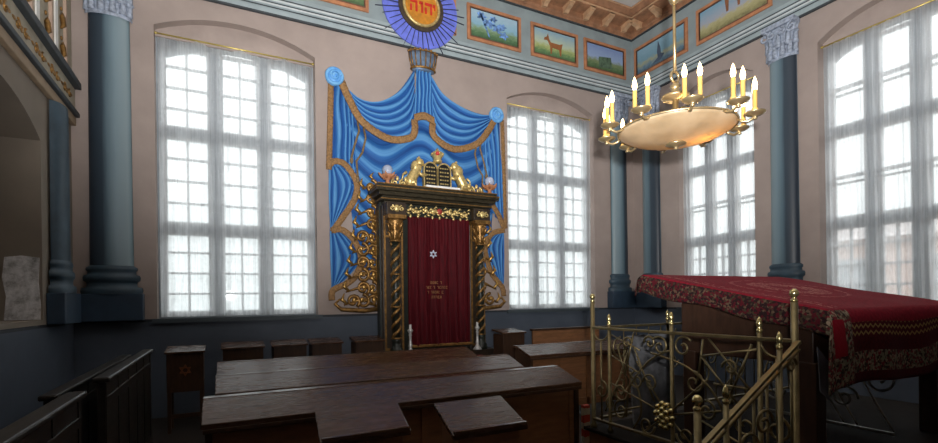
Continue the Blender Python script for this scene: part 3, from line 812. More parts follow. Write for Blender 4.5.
# tablets of the law
tbt = thing_t = B()
TY = 7.46
for c in (3.1, 3.345):
    o_ = [(c-.115, 3.5), (c+.115, 3.5), (c+.115, 3.8)]+arch(c-.115, c+.115, 3.8, 3.9, 8)[1:-1]+[(c-.115, 3.8)]
    tbt.poly(o_, [], lambda u, w, d: (u, TY+d, w), 0, .05)
tb_ = tbt.build('tablets', BLACKT, ark)
gl = B()
for c in (3.1, 3.345):
    o_ = [(c-.13, 3.49), (c+.13, 3.49), (c+.13, 3.8)]+arch(c-.13, c+.13, 3.8, 3.915, 8)[1:-1]+[(c-.13, 3.8)]
    i_ = [(c-.108, 3.51), (c+.108, 3.51), (c+.108, 3.8)]+arch(c-.108, c+.108, 3.8, 3.893, 8)[1:-1]+[(c-.108, 3.8)]
    gl.poly(o_, [i_], lambda u, w, d: (u, TY+d, w), -.012, .05)
    for r in range(5):
        for q in range(4):
            random.seed(r*10+q); x = c-.08+.043*q; gl.box(x, x+random.uniform(.024, .036), TY-.006, TY, 3.55+.065*r, 3.57+.065*r)
gl.build('gilt_writing', GOLDP, tb_)
# small crown over the tablets
cr = B().lathe(3.225, 7.46, [(.05, 3.9), (.075, 3.92), (.075, 3.95), (.06, 3.96), (.1, 4.03), (.09, 4.08), (.04, 4.11), (.02, 4.14), (1e-4, 4.16)], 16)
for k in range(8):
    a = 2*PI*k/8; cr.ball((3.225+.1*cos(a), 7.46+.1*sin(a), 4.05), .018)
cr_ = cr.build('tablet_crown', GOLDP, ark)
B().ball((3.19, 7.37, 4.04), .035).build('red_jewel', M('red enamel', (196, 60, 56), .4), cr_)
# lions (carved figures facing the tablets)
def lion(x, s):
    b = B(); f = lambda u, y, z: (x+s*u, 7.48+y, z)
    b.tube([f(-.13, 0, 3.47), f(-.1, 0, 3.56), f(-.03, 0, 3.68), f(.03, 0, 3.79), f(.06, 0, 3.85)], [.07, .09, .085, .08, .06], 10)   # rump, back, neck
    b.ball(f(.07, 0, 3.88), .075, (1, .9, 1))                   # head with mane
    b.ball(f(.12, 0, 3.86), .035, (1.2, .8, .8))
    for q in (-.03, .03): b.ball(f(.05, q, 3.955), .02)
    b.ball(f(.0, 0, 3.8), .1, (.85, .8, 1.1))
    for q, z in ((-.045, 3.66), (.045, 3.7)): b.tube([f(.02, q, 3.72), f(.1, q, z), f(.17, q, z+.02)], [.035, .028, .024], 7)
    for q in (-.06, .06): b.tube([f(-.11, q, 3.52), f(-.03, q, 3.54), f(-.03, q, 3.46), f(.03, q, 3.455)], [.05, .042, .03, .026], 7)
    b.tube([f(-.17, 0, 3.48), f(-.24, 0, 3.54), f(-.22, 0, 3.66), f(-.16, 0, 3.7)], [.02, .018, .016, .028], 6)
    b.build('lion_carving', GOLDP, ark)
lion(2.84, 1); lion(3.62, -1)
for x, s in ((2.6, 1), (2.46, 1), (3.86, -1), (4.0, -1)):
    sc = B(); sc.tube(spiral((x, 3.5), .06, 1.3, PI/2, lambda u, w: (u, 7.44, w), s), .018, 6)
    sc.ball((x+.05*s, 7.44, 3.57), .03, (1, .7, 1.4)); sc.build('top_scroll', GOLDP, ark)
for x in (2.34, 4.2):
    c_ = B().lathe(x, 7.42, [(.05, 3.44), (.06, 3.46), (.03, 3.49), (.03, 3.52), (.09, 3.57), (.12, 3.6), (.1, 3.6), (1e-4, 3.56)], 14)
    for k in range(6):
        a = 2*PI*k/6; c_.tube([(x+.06*cos(a), 7.42+.06*sin(a), 3.55), (x+.12*cos(a), 7.42+.12*sin(a), 3.6), (x+.15*cos(a), 7.42+.15*sin(a), 3.63)], [.02, .02, .006], 5)
    cu = c_.build('finial_cup', ORANGE, ark)
    B().ball((x, 7.42, 3.68), .085).build('globe', M('pearl grey globe', (168, 178, 200), .25), cu)

# velvet curtain of the ark
vc = thing('ark_curtain', 'crimson velvet curtain with a star and gold lettering on the ark', 'curtain', (3.23, 7.46, .83))
def vf(u, v):
    x = 2.67+1.13*u; z = 2.97-2.12*v
    pin = .02*(1-v)
    d = .042*sin(u*40+.5*sin(v*3))*(.35+.65*v)+.015*sin(u*19+2*v)+.012*sin(u*90)*(1-v)
    if .25 < u < .62 and .2 < v < .75: d *= .55
    return (x, 7.42+d, z)
cl = B().grid(vf, 130, 40).build('cloth', VELVET, vc, recalc=False)
B().box(2.66, 3.81, 7.37, 7.45, .83, .875).build('hem_fringe', GOLDD, vc, .01)
stb = B(); sc_ = (3.09, 2.36)
for fl in (1, -1):
    tri = lambda r: [(sc_[0]+r*sin(2*PI*k/3), sc_[1]+fl*r*cos(2*PI*k/3)) for k in range(3)]
    stb.poly(tri(.07), [tri(.042)], lambda u, w, d: (u, 7.365+d, w), 0, .012)
stb.build('star_emblem', M('pale blue white embroidery', (206, 212, 232), .6), cl)
tx = B(); random.seed(5)
for r, (w, z) in enumerate(((.2, 1.87), (.36, 1.79), (.31, 1.71), (.16, 1.63))):
    x = 3.13-w/2
    while x < 3.13+w/2:
        a = random.uniform(.02, .03); k = random.random()
        tx.box(x, x+a, 7.364, 7.372, z+.035, z+.043)
        if k < .75: tx.box(x+a-.008, x+a, 7.364, 7.372, z, z+.04)
        if k > .35: tx.box(x, x+.008, 7.364, 7.372, z, z+.03)
        if k > .6: tx.box(x, x+a, 7.364, 7.372, z-.002, z+.006)
        x += a+.011+(.03 if random.random() < .15 else 0)
tx.build('lettering', M('old gold thread', (140, 98, 62), .55, .3), cl)

# silver candlesticks at the feet of the ark columns
def candlestick(x, y, label):
    p = [(.075, 0), (.08, .015), (.06, .03), (.035, .07), (.025, .1), (.035, .13), (.025, .16), (.02, .28), (.03, .3), (.02, .33), (.045, .37), (.04, .39), (.022, .4), (.022, .47), (.001, .475)]
    tag(B().lathe(x, y, p, 16, .74).build('candlestick', SILVER), label, 'candlestick', 'silver candlesticks in front of the ark')
candlestick(2.66, 7.35, 'silver candlestick at the left foot of the velvet curtain')
candlestick(3.88, 7.35, 'silver candlestick at the right foot of the velvet curtain')

# ------------------------------------------------------------------ long desks
def desk(x0, x1, yf, label, back=.42, zf=.85, zb=.95, closed=True):
    t = thing('long_desk', label, 'desk', ((x0+x1)/2, yf+back/2, 0), 'long desks facing the ark')
    yb = yf+back; th = .035
    top = B().hexa([(x0, yf, zf-th), (x1, yf, zf-th), (x1, yb-.09, zb-th), (x0, yb-.09, zb-th)], [(x0, yf, zf), (x1, yf, zf), (x1, yb-.09, zb), (x0, yb-.09, zb)])
    top.box(x0, x1, yb-.09, yb, zb-th, zb+.003)
    tp = top.build('sloping_top', DESK, t, .006)
    B().box(x0+.01, x1-.01, yf-.008, yf+.02, zf-.062, zf-.033).build('edge_moulding', STANDW, tp, .004)
    B().box(x0+.06, x1-.06, yf+.06, yf+.085, .1, zf-.03).build('front_panel', DESKF, t)
    st = B()
    n = 4
    for k in range(n+1):
        x = x0+.06+(x1-x0-.17)*k/n; st.box(x, x+.05, yf+.045, yf+.06, .1, zf-.03)
    st.box(x0+.06, x1-.06, yf+.045, yf+.06, .1, .2)
    st.build('panel_stiles', DESKF, t, .003)
    for xa in (x0+.02, x1-.06):
        B().hexa([(xa, yf+.02, 0), (xa+.04, yf+.02, 0), (xa+.04, yb-.02, 0), (xa, yb-.02, 0)], [(xa, yf+.02, zf-.03), (xa+.04, yf+.02, zf-.03), (xa+.04, yb-.02, zb-.04), (xa, yb-.02, zb-.04)]).build('end_panel', STANDW, t, .004)
    return t
desk(-.14, 2.85, 3.4, 'nearest long walnut desk, behind the two small stands')
desk(-.08, 2.96, 4.5, 'middle long walnut desk of the three')
desk(-.08, 2.96, 5.58, 'farthest long walnut desk of the three, reflecting the window')
desk(3.58, 5.6, 5.3, 'long desk right of the ark, behind the brass railing')

# two small stands in the foreground
def front_stand(x0, x1, yf, yb, sk, label):
    t = thing('reading_stand', label, 'reading stand', ((x0+x1)/2, (yf+yb)/2, 0), 'reading stands in the foreground')
    zf, zb, th = .855, .95, .03
    tp = B().hexa([(x0, yf, zf-th), (x1, yf, zf-th), (x1+sk, yb, zb-th), (x0+sk, yb, zb-th)], [(x0, yf, zf), (x1, yf, zf), (x1+sk, yb, zb), (x0+sk, yb, zb)]).build('sloping_top', DESK, t, .006)
    B().hexa([(x0+.01, yf-.006, zf-.003), (x1-.01, yf-.006, zf-.003), (x1-.01, yf+.02, zf+.0), (x0+.01, yf+.02, zf)], [(x0+.01, yf-.006, zf+.02), (x1-.01, yf-.006, zf+.02), (x1-.01, yf+.018, zf+.02), (x0+.01, yf+.018, zf+.02)]).build('book_stop', DESK, tp)
    B().hexa([(x0+.04, yf+.03, .62), (x1-.04, yf+.03, .62), (x1-.04+sk, yb-.03, .62), (x0+.04+sk, yb-.03, .62)], [(x0+.04, yf+.03, zf-.02), (x1-.04, yf+.03, zf-.02), (x1-.04+sk, yb-.03, zb-.03), (x0+.04+sk, yb-.03, zb-.03)]).build('book_box', DESKF, t, .004)
    for xa in (x0+.04, x1-.09):
        B().box(xa, xa+.05, yf+.035, yf+.085, 0, .63).build('leg', STANDW, t)
        B().box(xa+sk, xa+.05+sk, yb-.085, yb-.035, 0, .63).build('leg', STANDW, t)
front_stand(.44, .95, 2.63, 2.96, .03, 'small dark reading stand in the foreground, left one of the two')
front_stand(1.11, 1.6, 2.4, 2.82, .06, 'small dark reading stand in the foreground, nearer the brass railing')

# row of small stands along the back wall
def back_stand(x, y, w, label, star=False, ztop=1.02):
    t = thing('prayer_stand', label, 'reading stand', (x+w/2, y, 0), 'prayer stands along the back wall')
    b = B().box(x, x+w, y, y+.05, .5, ztop-.03).build('front_board', STANDW, t, .006)
    B().hexa([(x-.02, y-.03, ztop-.04), (x+w+.02, y-.03, ztop-.04), (x+w+.02, y+.36, ztop+.0), (x-.02, y+.36, ztop+.0)], [(x-.02, y-.03, ztop-.015), (x+w+.02, y-.03, ztop-.015), (x+w+.02, y+.36, ztop+.03), (x-.02, y+.36, ztop+.03)]).build('sloping_top', DESK, t, .005)
    B().box(x, x+w, y+.05, y+.33, .62, ztop-.05).build('book_box', STANDW, t)
    for xa in (x+.005, x+w-.045):
        for ya in (y+.005, y+.29): B().box(xa, xa+.04, ya, ya+.04, 0, .63 if ya > y+.1 else .55).build('leg', STANDW, t)
    B().box(x+.02, x+w-.02, y+.012, y+.035, .18, .23).build('foot_rail', STANDW, t)
    if star:
        s = B(); c = (x+w/2, .77)
        for fl in (1, -1):
            tri = lambda r: [(c[0]+r*sin(2*PI*k/3), c[1]+fl*r*cos(2*PI*k/3)) for k in range(3)]
            s.poly(tri(.075), [tri(.05)], lambda u, z, d: (u, y-d, z), -.005, .008)
        s.build('star_inlay', M('orange brown inlay', (118, 68, 38), .5), b)
back_stand(-.645, 6.95, .4, 'dark stand with an orange star near the left pew', True)
back_stand(-.03, 7.2, .5, 'plain small stand below the left back window, first from the star')
back_stand(.6, 7.2, .44, 'plain small stand below the left back window, middle of the row')
back_stand(1.12, 7.2, .42, 'plain small stand at the right end of the left back window')
back_stand(1.75, 7.2, .42, 'plain small stand left of the ark under the carved wing')
back_stand(4.12, 6.88, .42, 'dark stand just right of the ark', False, 1.06)
# wide bench under right window
bt = thing('back_bench', 'wide dark bench under the right back window', 'bench', (5.6, 7.3, 0))
B().box(4.8, 6.3, 7.0, 7.05, .45, 1.04).build('backrest', DESKF, bt, .008)
B().box(4.78, 6.32, 6.98, 7.08, 1.04, 1.075).build('top_rail', STANDW, bt, .006)
B().box(4.8, 6.3, 7.05, 7.45, .42, .46).build('seat', STANDW, bt, .006)
for xa in (4.8, 6.24): B().box(xa, xa+.06, 7.0, 7.44, 0, .42).build('leg', STANDW, bt)

# ------------------------------------------------------------------ pews along the left wall
def pew(x, y0, y1, z, label, seat=True):
    t = thing('pew', label, 'pew', (x, (y0+y1)/2, 0), 'dark pews along the left wall')
    B().box(x-.045, x, y0, y1, .05, z-.03).build('back_panel', PEW, t)
    B().box(x-.07, x+.03, y0-.02, y1+.02, z-.035, z).build('top_rail', PEW, t, .01)
    s = B(); n = max(2, int((y1-y0)/.45))
    for k in range(n+1):
        y = y0+(y1-y0-.06)*k/n; s.box(x, x+.006, y, y+.06, .05, z-.04)
    s.box(x, x+.007, y0, y1, z-.2, z-.14); s.box(x, x+.007, y0, y1, .05, .16)
    s.build('panel_frame', PEW, t, .003)
    if not seat: return t
    B().box(x-.45, x-.04, y0+.05, y1-.05, .42, .46).build('seat', PEW, t, .006)
    for ya in (y0, y1-.05): B().box(x-.46, x-.04, ya, ya+.05, 0, .66).build('end_panel', PEW, t, .008)
    return t
pew(-.74, 4.1, 6.35, 1.1, 'dark oak pew front ending beside the star stand', False)
pew(-.75, 1.6, 3.5, 1.1, 'dark oak pew in the lower left corner of the picture')
pew(-1.0, 4.0, 6.75, 1.02, 'dark oak pew nearest the left wall, behind another pew')

# ------------------------------------------------------------------ bimah: platform, railings
PZ = .42
pf = thing('bimah_platform', 'dark raised platform inside the brass railing', 'platform', (4.75, 2.3, 0))
B().box(2.98, 6.6, .2, 3.46, 0, PZ-.03).build('body', DESKF, pf)
B().box(2.94, 6.64, .16, 3.5, PZ-.03, PZ).build('deck', DECKM, pf, .008)
stp = thing('platform_steps', 'dark wooden steps under the sloping handrail', 'steps', (2.55, 1.1, 0))
for k in range(3):
    B().box(2.94-.3*(k+1), 2.94-.3*k, .6, 1.62, 0, PZ-.03-.1*(k+1)).build('step', DESKF, stp, .006)
P = lambda y, z: (3.0, y, z)            # the long side of the railing
def post(b, x, y, z0, z1, r): b.lathe(x, y, [(r*1.5, z0), (r*1.5, z0+.03), (r, z0+.04), (r, z1)], 12)
def finial(x, y, z, r, parent):
    B().lathe(x, y, [(r*.55, z), (r*.8, z+.004), (r*.8, z+.016), (r*.45, z+.022), (r*.5, z+.028), (r*.95, z+.028+r*.5), (r, z+.028+r), (r*.8, z+.028+r*1.6), (r*.4, z+.028+r*1.95), (1e-4, z+.028+r*2)], 14).build('finial', BRASSB, parent)
def cap(x, y, z, r, parent):
    B().lathe(x, y, [(r, z), (r*1.15, z+.004), (r*1.15, z+.02), (r*.7, z+.026), (r*1.1, z+.04), (r*1.15, z+.06), (r*.8, z+.085), (1e-4, z+.1)], 12).build('finial', BRASSB, parent)
RT = 1.33
rl = thing('brass_railing', 'brass scrollwork railing with a grape cluster beside the long desks', 'railing', (3, 2.55, PZ))
def rail_bar(p, q, parent, mat=BRASS, name='top_rail', w=.036, h=.022):
    return B().bar(p, q, w, h).build(name, mat, parent, .004)
for y, z1, tall in ((3.42, 1.56, 1), (3.21, 1.36, 0), (2.55, 1.39, 0), (1.88, 1.37, 0), (1.67, 1.56, 1)):
    b = B(); post(b, 3.0, y, PZ, z1, .02 if tall else .015)
    o = b.build('post', BRASS, rl)
    finial(3.0, y, z1, .026, o) if tall else cap(3.0, y, z1, .016, o)
rail_bar(P(3.43, RT), P(1.66, RT), rl)
rail_bar(P(3.42, .5), P(1.67, .5), rl, name='bottom_rail')
for y in (3.315, 1.775):
    b = B().tube([P(y, .5), P(y, 1.22)], .009)
    b.tube([P(y+.1*cos(PI*k/10), 1.32-.1*sin(PI*k/10)) for k in range(11)], .009)
    b.tube(spiral((y-.0, .78), .085, 1.2, PI/2, P, 1), .009)
    b.build('baluster', BRASS, rl)
def rod(a, b_, r=.008): return B().tube([P(*a), P(*b_)], r, 6).build('rod', BRASS, rl)
GC = (2.6, .7)
for a, b_ in (((3.21, .86), GC), (GC, (2.0, .86)), ((2.9, 1.08), GC), (GC, (2.25, 1.02)), ((3.19, 1.28), (2.86, 1.17)), ((3.12, 1.2), (3.02, .94)), ((3.19, 1.1), (2.86, .98)), ((2.93, 1.3), (3.03, .95)), ((2.93, 1.2), (2.72, .78)),
              ((2.24, 1.31), (1.9, .95)), ((2.3, 1.18), (2.02, .88)), ((2.3, 1.18), (1.9, 1.26)), ((1.93, 1.29), (2.1, .9)), ((2.28, 1.3), (2.33, 1.0)), ((2.2, 1.0), (1.9, 1.0)),
              (GC, (2.85, .5)), (GC, (2.35, .5)), ((3.2, .6), (2.85, .72)), ((2.3, .72), (1.9, .6))): rod(a, b_)
def arcp(pts, r=.009):
    B().tube([P(*q) for q in resample(pts, 24)], r, 6).build('scroll', BRASS, rl)
arcp([(2.75, 1.16), (2.62, 1.14), (2.4, 1.08), (2.22, .95), (2.12, .78), (2.1, .6)])
arcp([(2.55, 1.2), (2.7, 1.14), (2.85, 1.02), (2.98, .84), (3.02, .6)])
arcp([(2.98, .98), (2.88, .84), (2.86, .66), (2.94, .52)])
for (c, r, tn, a0, sg) in (((2.45, 1.23), .085, 1.3, PI*.8, -1), ((2.66, 1.22), .08, 1.3, PI*.2, 1), ((2.36, .98), .085, 1.3, PI/2, 1), ((2.9, .92), .08, 1.3, PI/2, -1),
                           ((3.08, .8), .085, 1.4, PI, 1), ((3.08, .64), .085, 1.4, PI*.5, -1), ((2.76, .92), .075, 1.3, 0, 1), ((2.8, .58), .08, 1.3, PI, 1), ((2.44, .58), .08, 1.3, 0, -1),
                           ((2.12, .62), .09, 1.4, PI, 1), ((1.98, .76), .08, 1.3, PI*.4, -1), ((2.26, .8), .075, 1.3, PI*.5, 1), ((2.76, 1.24), .06, 1.2, 0, 1), ((2.08, 1.12), .06, 1.2, 0, 1), ((1.98, .56), .06, 1.2, 0, 1), ((3.0, 1.22), .055, 1.2, PI, -1)):
    B().tube(spiral(c, r, tn, a0, P, sg), .009, 6).build('scroll', BRASS, rl)
gb = B(); random.seed(2)
for r, n in ((0, 1), (.042, 6), (.078, 10)):
    for k in range(n):
        a = 2*PI*k/n+r*9; gb.ball((2.975-.03*(1-r/.1), GC[0]+r*cos(a), GC[1]+r*sin(a)*1.15), .024, (1, 1, 1), 10)
gb.build('grape_cluster', BRASSB, rl)

# far side and right side of the railing, plus the stair handrail
def side_rail(name, label, pts, mat, posts, scrolls, loc):
    """straight railing between two points of the platform edge"""
    t = thing(name, label, 'railing', loc, 'railings of the raised platform')
    (xa, ya), (xb, yb) = pts; L = math.hypot(xb-xa, yb-ya)
    F = lambda s, z: (xa+(xb-xa)*s/L, ya+(yb-ya)*s/L, z)
    rail_bar(F(0.03, RT), F(L, RT), t, mat); rail_bar(F(0.03, .5), F(L, .5), t, mat, 'bottom_rail')
    for s in posts:
        b = B(); q = F(s, 0); post(b, q[0], q[1], PZ, 1.37, .015); o = b.build('post', mat, t); cap(q[0], q[1], 1.37, .016, o)
    for s in [L*(k+.5)/scrolls for k in range(scrolls)]:
        b = B()
        for z, sg in ((1.12, 1), (.78, -1)):
            b.tube(spiral((s, z), .11, 1.4, PI/2, F, sg), .009, 6); b.tube(spiral((s+.13*sg, z-.16), .08, 1.3, 0, F, -sg), .008, 6)
        b.tube([F(*q) for q in resample([(s-.2, .55), (s-.02, .85), (s+.18, 1.28)], 12)], .008, 6)
        b.build('scroll', mat, t)
    bb = B().tube([F(s, .5) for s in (0.02,)]+[F(.02, RT)], .008)
    n = int(L/.16)
    for k in range(1, n):
        B().tube([F(L*k/n, .5), F(L*k/n, RT)], .006, 6).build('baluster', mat, t)
    return t
side_rail('platform_railing', 'far brass railing of the platform behind the table', ((3.05, 3.42), (6.5, 3.42)), BRASS, (.92, 1.9, 2.8), 6, (4.7, 3.42, PZ))
hr = thing('stair_railing', 'sloping brass handrail with ball finials in front of the railing', 'railing', (2.55, 1.66, .1), 'railings of the raised platform')
HY = 1.635
HZ = lambda x: .83+(x-2.1)/(2.98-2.1)*.5
rail_bar((2.98, HY, RT), (2.06, HY, HZ(2.06)), hr, w=.03, h=.02)
rail_bar((2.98, HY, RT-.045), (2.06, HY, HZ(2.06)-.045), hr, name='lower_rail', w=.02, h=.014)
for x, dz, big in ((2.1, .2, 1), (2.32, .085, 0), (2.79, .075, 0)):
    b = B(); post(b, x, HY, 0 if x < 2.94 else PZ, HZ(x)+dz, .018 if big else .014); o = b.build('post', BRASS, hr)
    finial(x, HY, HZ(x)+dz, .026, o) if big else cap(x, HY, HZ(x)+dz, .015, o)
for x in (2.2, 2.43, 2.55, 2.67, 2.9):
    B().tube([(x, HY, .3), (x, HY, HZ(x)-.04)], .008, 6).build('baluster', BRASS, hr)
for x, z, r in ((2.5, .78, .09), (2.64, .9, .08), (2.42, .66, .07), (2.9, 1.2, .05)):
    B().tube(spiral((x, z), r, 1.4, 0, lambda u, w: (u, HY, w)), .009, 6).build('scroll', BRASS, hr)

# pale board seen through the railing and the patterned strip by the desk
tag(B().hexa([(3.38, 3.30, PZ), (3.95, 3.30, PZ), (3.95, 3.32, PZ), (3.38, 3.32, PZ)], [(3.38, 3.36, 1.24), (3.95, 3.36, 1.24), (3.95, 3.38, 1.24), (3.38, 3.38, 1.24)]).build('pale_board', M('pale grey board', (112, 114, 118), .7, 0, .3, 7, .1)), 'pale grey board leaning inside the far brass railing', 'board')
t_ = NT('cream and red blocks'); co_ = t_.coord(); zz_ = t_.math('FRACT', t_.math('MULTIPLY', t_.sep(co_)[2], 7.5))
nz_ = t_.noise(co_, 22, 3)
bm_ = t_.bsdf(t_.ramp(t_.math('ADD', zz_, t_.math('MULTIPLY', nz_, .3)), [(0, (196, 176, 148)), (.45, (196, 70, 48)), (.95, (196, 176, 148))], 'CONSTANT'), .8)
tag(B().box(2.97, 3.04, 3.52, 3.56, 0, .6).build('patterned_strip', bm_), 'red and cream patterned strip beside the left railing post', 'textile strip')

# ------------------------------------------------------------------ reading table with a red rug
TX0, TX1, TY0, TY1, TZ0, TZ1 = 3.5, 5.5, 1.74, 3.3, 1.5, 1.81
tb = thing('reading_table', 'large dark sloping reading table under the red rug', 'table', (4.5, 2.4, PZ))
def zt(y): return TZ0+(TZ1-TZ0)*(y-TY0)/(TY1-TY0)
B().hexa([(TX0+.02, TY0+.02, TZ0-.05), (TX1-.02, TY0+.02, TZ0-.05), (TX1+.1, TY1-.02, TZ1-.05), (TX0+.02, TY1-.02, TZ1-.05)], [(TX0+.02, TY0+.02, TZ0-.012), (TX1-.02, TY0+.02, TZ0-.012), (TX1+.1, TY1-.02, TZ1-.012), (TX0+.02, TY1-.02, TZ1-.012)]).build('top', TABLEW, tb)
B().hexa([(TX0+.06, TY0+.12, 1.12), (TX1-.06, TY0+.12, 1.12), (TX1-.06, TY1-.38, 1.12), (TX0+.06, TY1-.38, 1.12)], [(TX0+.06, TY0+.12, zt(TY0+.12)-.06), (TX1-.06, TY0+.12, zt(TY0+.12)-.06), (TX1-.06, TY1-.38, zt(TY1-.38)-.06), (TX0+.06, TY1-.38, zt(TY1-.38)-.06)]).build('apron', TABLEW, tb, .008)
for x in (TX0+.05, TX1-.17):
    for y in (TY0+.1, TY1-.52): B().box(x, x+.12, y, y+.12, PZ, 1.14).build('leg', TABLEW, tb, .008)
F_ = lambda y, z: (4.75, y, z)
for z in (.48, 1.1): B().bar(F_(1.9, z), F_(3.0, z), .02, .024).build('iron_bar', STEELG, tb)
for c, r, tn, a0, sg in (((2.0, .9), .12, 1.4, PI*.5, 1), ((2.25, .72), .11, 1.4, PI, -1), ((2.35, .98), .09, 1.3, 0, 1), ((2.6, .85), .12, 1.4, PI*.3, -1), ((2.85, .7), .11, 1.3, PI, 1)):
    b = B().tube(spiral(c, r, tn, a0, F_, sg), .011, 6); b.tube([F_(*q) for q in resample([(c[0]-.1, .5), (c[0]+.04, .75), (c[0]+.2, 1.08)], 12)], .009, 6); b.build('iron_scroll', STEELG, tb)
rg = thing('table_rug', 'red patterned rug hanging over the sloping reading table', 'rug', (4.5, 2.4, 1.5))
DL, DR, DF, DB = .16, .3, .5, .16
nA, nB = 120, 100
def rugp(u, v):
    W, L = TX1-TX0, TY1-TY0
    a = -DL+(W+DL+DR)*u; b_ = -DF+(L+DF+DB)*v
    x = TX0+min(max(a, 0), W); y = TY0+min(max(b_, 0), L)
    q = min(max(b_, 0), L)/L
    x += .1*q*max(0, a)/W
    da = max(0, -a, a-W); db = max(0, -b_, b_-L); drop = max(da, db)+.3*min(da, db)
    e = .03
    out = e*(1-math.exp(-drop/.03))
    if a < 0: x -= out+.05*da/DL*(.3+.7*min(1, db*3))
    if a > W: x += out
    if b_ < 0: y -= out+.012*sin(a*11+1)*min(1, drop*4)+.02*min(1, drop*3)
    if b_ > L: y += out
    z = zt(min(max(y, TY0), TY1))-drop+.006*sin(a*7)*sin(b_*6)
    if drop < .02: z -= drop*.2
    if a < 0: z += .012*sin(b_*9)*min(1, da*8)
    if b_ < 0 and drop > .1: z += .015*sin(a*5)
    return (x, y, z)
B().grid(rugp, nA, nB, lambda u, v: (-DL+(TX1-TX0+DL+DR)*u, -DF+(TY1-TY0+DF+DB)*v)).build('cloth', RUG, rg, solid=.012)
B().hexa([(3.5, 1.79, .96), (3.57, 1.77, .9), (3.57, 1.775, .9), (3.5, 1.795, .96)], [(3.47, 1.79, 1.26), (3.56, 1.77, 1.16), (3.56, 1.775, 1.16), (3.47, 1.795, 1.26)]).build('lining_flap', M('grey lining', (96, 96, 104), .8), rg)

# ------------------------------------------------------------------ chandelier
CX, CY, CZ = 3.256, 2.70, 2.945
ch = thing('chandelier', 'brass chandelier with lit candles and an amber glass bowl', 'chandelier', (CX, CY, CZ-.1))
bw = B().lathe(CX, CY, [(.05, -.105), (.15, -.099), (.26, -.083), (.35, -.056), (.42, -.02), (.445, 0), (.44, .005), (.41, -.012), (.34, -.046), (.25, -.073), (.14, -.09), (.05, -.096)], 48, CZ).build('glass_bowl', BOWL, ch)
B().lathe(CX, CY, [(1e-4, -.16), (.018, -.155), (.014, -.142), (.03, -.135), (.075, -.122), (.08, -.114), (.07, -.106), (.03, -.1), (.02, .35)], 24, CZ).build('bottom_finial', CHB, ch)
B().tube([(CX+.445*cos(2*PI*k/48), CY+.445*sin(2*PI*k/48), CZ+.002) for k in range(48)], .009, 6, True).build('bowl_rim', CHB, ch)
B().lathe(CX, CY, [(.03, .06), (.06, .08), (.05, .12), (.025, .14), (.02, .24), (.1, .25), (.11, .27), (.05, .29), (.03, .31), (.03, .33), (.045, .35), (.02, .37), (.012, .38)], 20, CZ).build('hub', CHB, ch)
B().tube([(CX+.045*cos(2*PI*k/24), CY, CZ+.425+.045*sin(2*PI*k/24)) for k in range(24)], .012, 8, True).build('ring', CHB, ch)
rd = B().tube([(CX, CY, CZ+.47), (CX, CY, 3.98)], .013, 10)
rd.lathe(CX, CY, [(.014, 3.95), (.035, 3.98), (.045, 4.01), (.035, 4.05), (.014, 4.08)], 14)
rd.tube([(CX, CY, 4.08), (CX, CY, 7.7)], .013, 10); rd.lathe(CX, CY, [(.1, 7.77), (.09, 7.72), (.02, 7.66)], 16)
rd.build('rod', CHB, ch)
for k in range(10):
    a = 2*PI*k/10+.265; ca, sa = cos(a), sin(a); R = .55
    f = lambda r, z: (CX+r*ca, CY+r*sa, CZ+z)
    ar = B().tube([f(.435, .0), f(.46, -.02), f(.5, -.03), f(.535, -.015), f(R, .01)], .011, 7)
    arm = ar.build('arm', CHB, ch)
    c = f(R, 0)
    B().lathe(c[0], c[1], [(.01, -.025), (.018, -.018), (.01, -.008), (.018, .002), (.05, .008), (.07, .02), (.074, .028), (.066, .028), (.03, .02)], 18, CZ).build('cup', CHB, arm)
    for s in (-1, 1):
        x, y = c[0]-sa*.05*s, c[1]+ca*.05*s
        B().lathe(x, y, [(.02, .02), (.022, .04), (.0155, .045), (.0155, .175), (.011, .18)], 12, CZ).build('candle', SOCK, arm)
        B().lathe(x, y, [(.009, .178), (.014, .19), (.018, .208), (.016, .23), (.009, .258), (1e-4, .28)], 12, CZ).build('bulb', BULB, arm)

# ------------------------------------------------------------------ outside
OUT = M('pale outdoor paving', (150, 150, 146), .9, 0, .1, .5, .0)
struct(B().box(-60, 80, -60, 80, -.6, -.5).build('ground', OUT, at=(0, 0, 0)))
bl = thing('brick_house', 'pale pink house seen faintly through the right window', 'house', (24, 4, -.5))
B().box(22, 28, -14, 13, -.5, 3.7).build('wall', M('pale pink brick', (226, 196, 184), .9, 0, .08, 8, .1), bl)
hw = B()
for k in range(9): hw.box(21.95, 22.05, -12+2.7*k, -11+2.7*k, 1.2, 3.0)
hw.build('window_rows', M('outdoor pane', (160, 166, 172), .3), bl)
B().poly([(21.5, 3.7), (28.5, 3.7), (25, 4.6)], [], lambda u, w, d: (u, d, w), -14.3, 13.3).build('roof', M('grey roof', (206, 198, 196), .9), bl)

